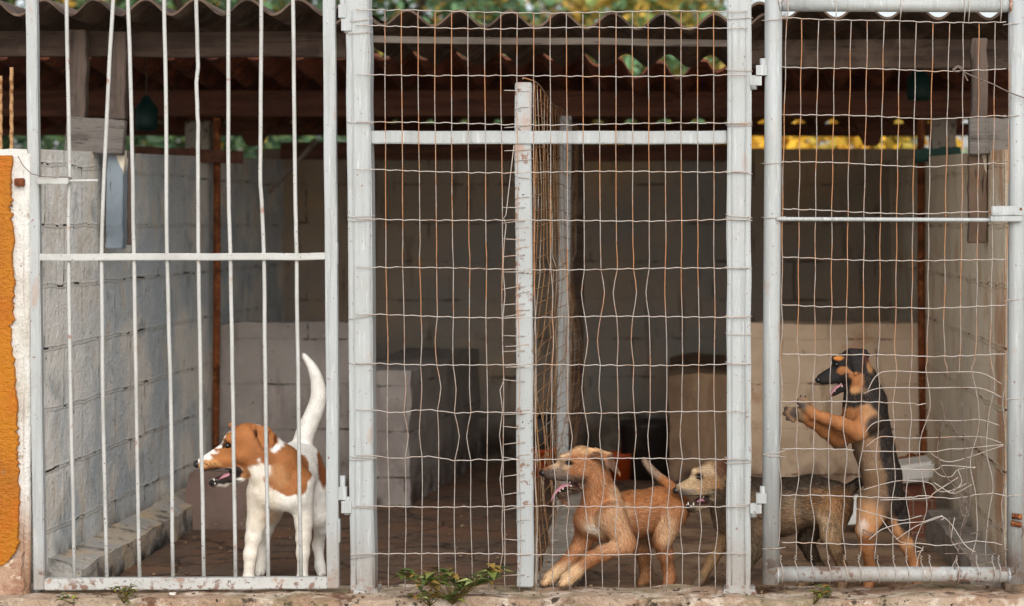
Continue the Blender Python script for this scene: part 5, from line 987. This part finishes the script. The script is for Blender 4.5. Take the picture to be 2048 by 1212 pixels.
# grass and moss at the foot of the sill
r = np.random.default_rng(5); n = 9000
xs_ = r.choice([0, 1, 2], n, p=[.62, .2, .18]); px = np.where(xs_ == 0, r.normal(1180, 130, n), np.where(xs_ == 1, r.uniform(700, 2048, n), r.uniform(40, 800, n))); yy = r.uniform(-.30, -.108, n)
keep = vnoise(np.stack([px * .02, yy * 5, yy * 0], 1), 1, 4) > .34; px, yy = px[keep], yy[keep]; n = len(px)
b = np.stack([(px - CX) / K, yy, np.full(n, -.115)], 1); hgt = r.uniform(.03, .105, n) * np.where(np.abs(px - 1180) < 260, 1, .75); ang = r.uniform(0, 6.28, n); lean = np.stack([np.cos(ang), np.sin(ang), np.zeros(n)], 1) * (hgt * r.uniform(.1, .7, n))[:, None]; wv = np.stack([np.sin(ang), -np.cos(ang), np.zeros(n)], 1) * .0022
m = b + lean * .35 + np.array([0, 0, 1]) * hgt[:, None] * .6; t = b + lean + np.array([0, 0, 1]) * hgt[:, None]; V = np.stack([b - wv, b + wv, m + wv * .7, m - wv * .7, t], 1).reshape(-1, 3); i = np.arange(n)[:, None] * 5
pal = np.array([S(c) for c in ('4f5c28', '3c4620', '6c6a34', '7a6a40', '59602c')]); cc = pal[r.integers(0, 5, n)] * r.uniform(.7, 1.2, (n, 1))
o = np_obj('grass', V, np.concatenate([i, i + 1, i + 2, i + 3], 1), np.concatenate([i + 3, i + 2, i + 4], 1), np.repeat(cc[:, None], 5, 1).reshape(-1, 3), weed_m, smooth=False); tag(o, 'short uneven grass along the foot of the concrete sill', 'grass', kind='stuff')
# a few pale stones and crumbs on the sill
for k, (px_, py, sz, lab) in enumerate(((1330, 1207, .045, 'pale flat stone lying in the grass below the tan dog'), (345, 1187, .008, 'white crumb on the sill under the bar gate'), (1480, 1199, .02, 'broken white plaster lump at the foot of the second post'))):
    y = -.115 if k == 0 else -.05
    mb = rough_box(0, 1, 0, 1, 0, 1, .35, .25, 80 + k, 2); c = W(px_, py, y); mb.v = [tuple(c + (np.array(q) - .5) * np.array([2.2, 1.2, .9]) * sz) for q in mb.v]
    o = obj('stone', mb, sill_m if k == 0 else whitep, org=c, label=lab, cat='stone'); weld(o)

# ---------------------------------------------------------------- camera and light
cam = bpy.data.cameras.new('camera'); co = bpy.data.objects.new('camera', cam); COL.objects.link(co); scene.camera = co
co.location = (0, -D, CH); co.rotation_euler = (math.pi / 2, 0, 0); cam.sensor_width = 36; cam.lens = 36 * K * D / 2048
cam.shift_x = -(CX - 1024) / 2048; cam.shift_y = (CY - 606) / 2048; cam.clip_start = .05; cam.clip_end = 500
cam.dof.use_dof = True; cam.dof.focus_distance = D + .06; cam.dof.aperture_fstop = 2.6
EL, AZ = math.radians(36), math.radians(169)     # sun behind and a little to the left of the viewer, veiled
w = bpy.data.worlds.new('World'); scene.world = w; w.use_nodes = True; nt = w.node_tree; bg = nt.nodes['Background']
sky = nt.nodes.new('ShaderNodeTexSky'); sky.sky_type = 'NISHITA'; sky.sun_disc = False; sky.sun_elevation = EL; sky.sun_rotation = AZ; sky.dust_density = 3; sky.air_density = 1
hs = nt.nodes.new('ShaderNodeHueSaturation'); hs.inputs['Saturation'].default_value = .35; nt.links.new(sky.outputs[0], hs.inputs['Color']); nt.links.new(hs.outputs[0], bg.inputs['Color']); bg.inputs['Strength'].default_value = .15
sun = bpy.data.lights.new('sun', 'SUN'); so = bpy.data.objects.new('sun', sun); COL.objects.link(so); sun.energy = 1.1; sun.angle = math.radians(100); sun.color = (1, .985, .96)
sd_ = Vector((math.sin(AZ) * math.cos(EL), math.cos(AZ) * math.cos(EL), math.sin(EL))); so.rotation_euler = sd_.to_track_quat('Z', 'Y').to_euler()
scene.view_settings.view_transform = 'Standard'; scene.view_settings.look = 'None'; scene.view_settings.gamma = 1; scene.view_settings.exposure = 0.5
scene.cycles.max_bounces = 8; scene.cycles.use_denoising = True
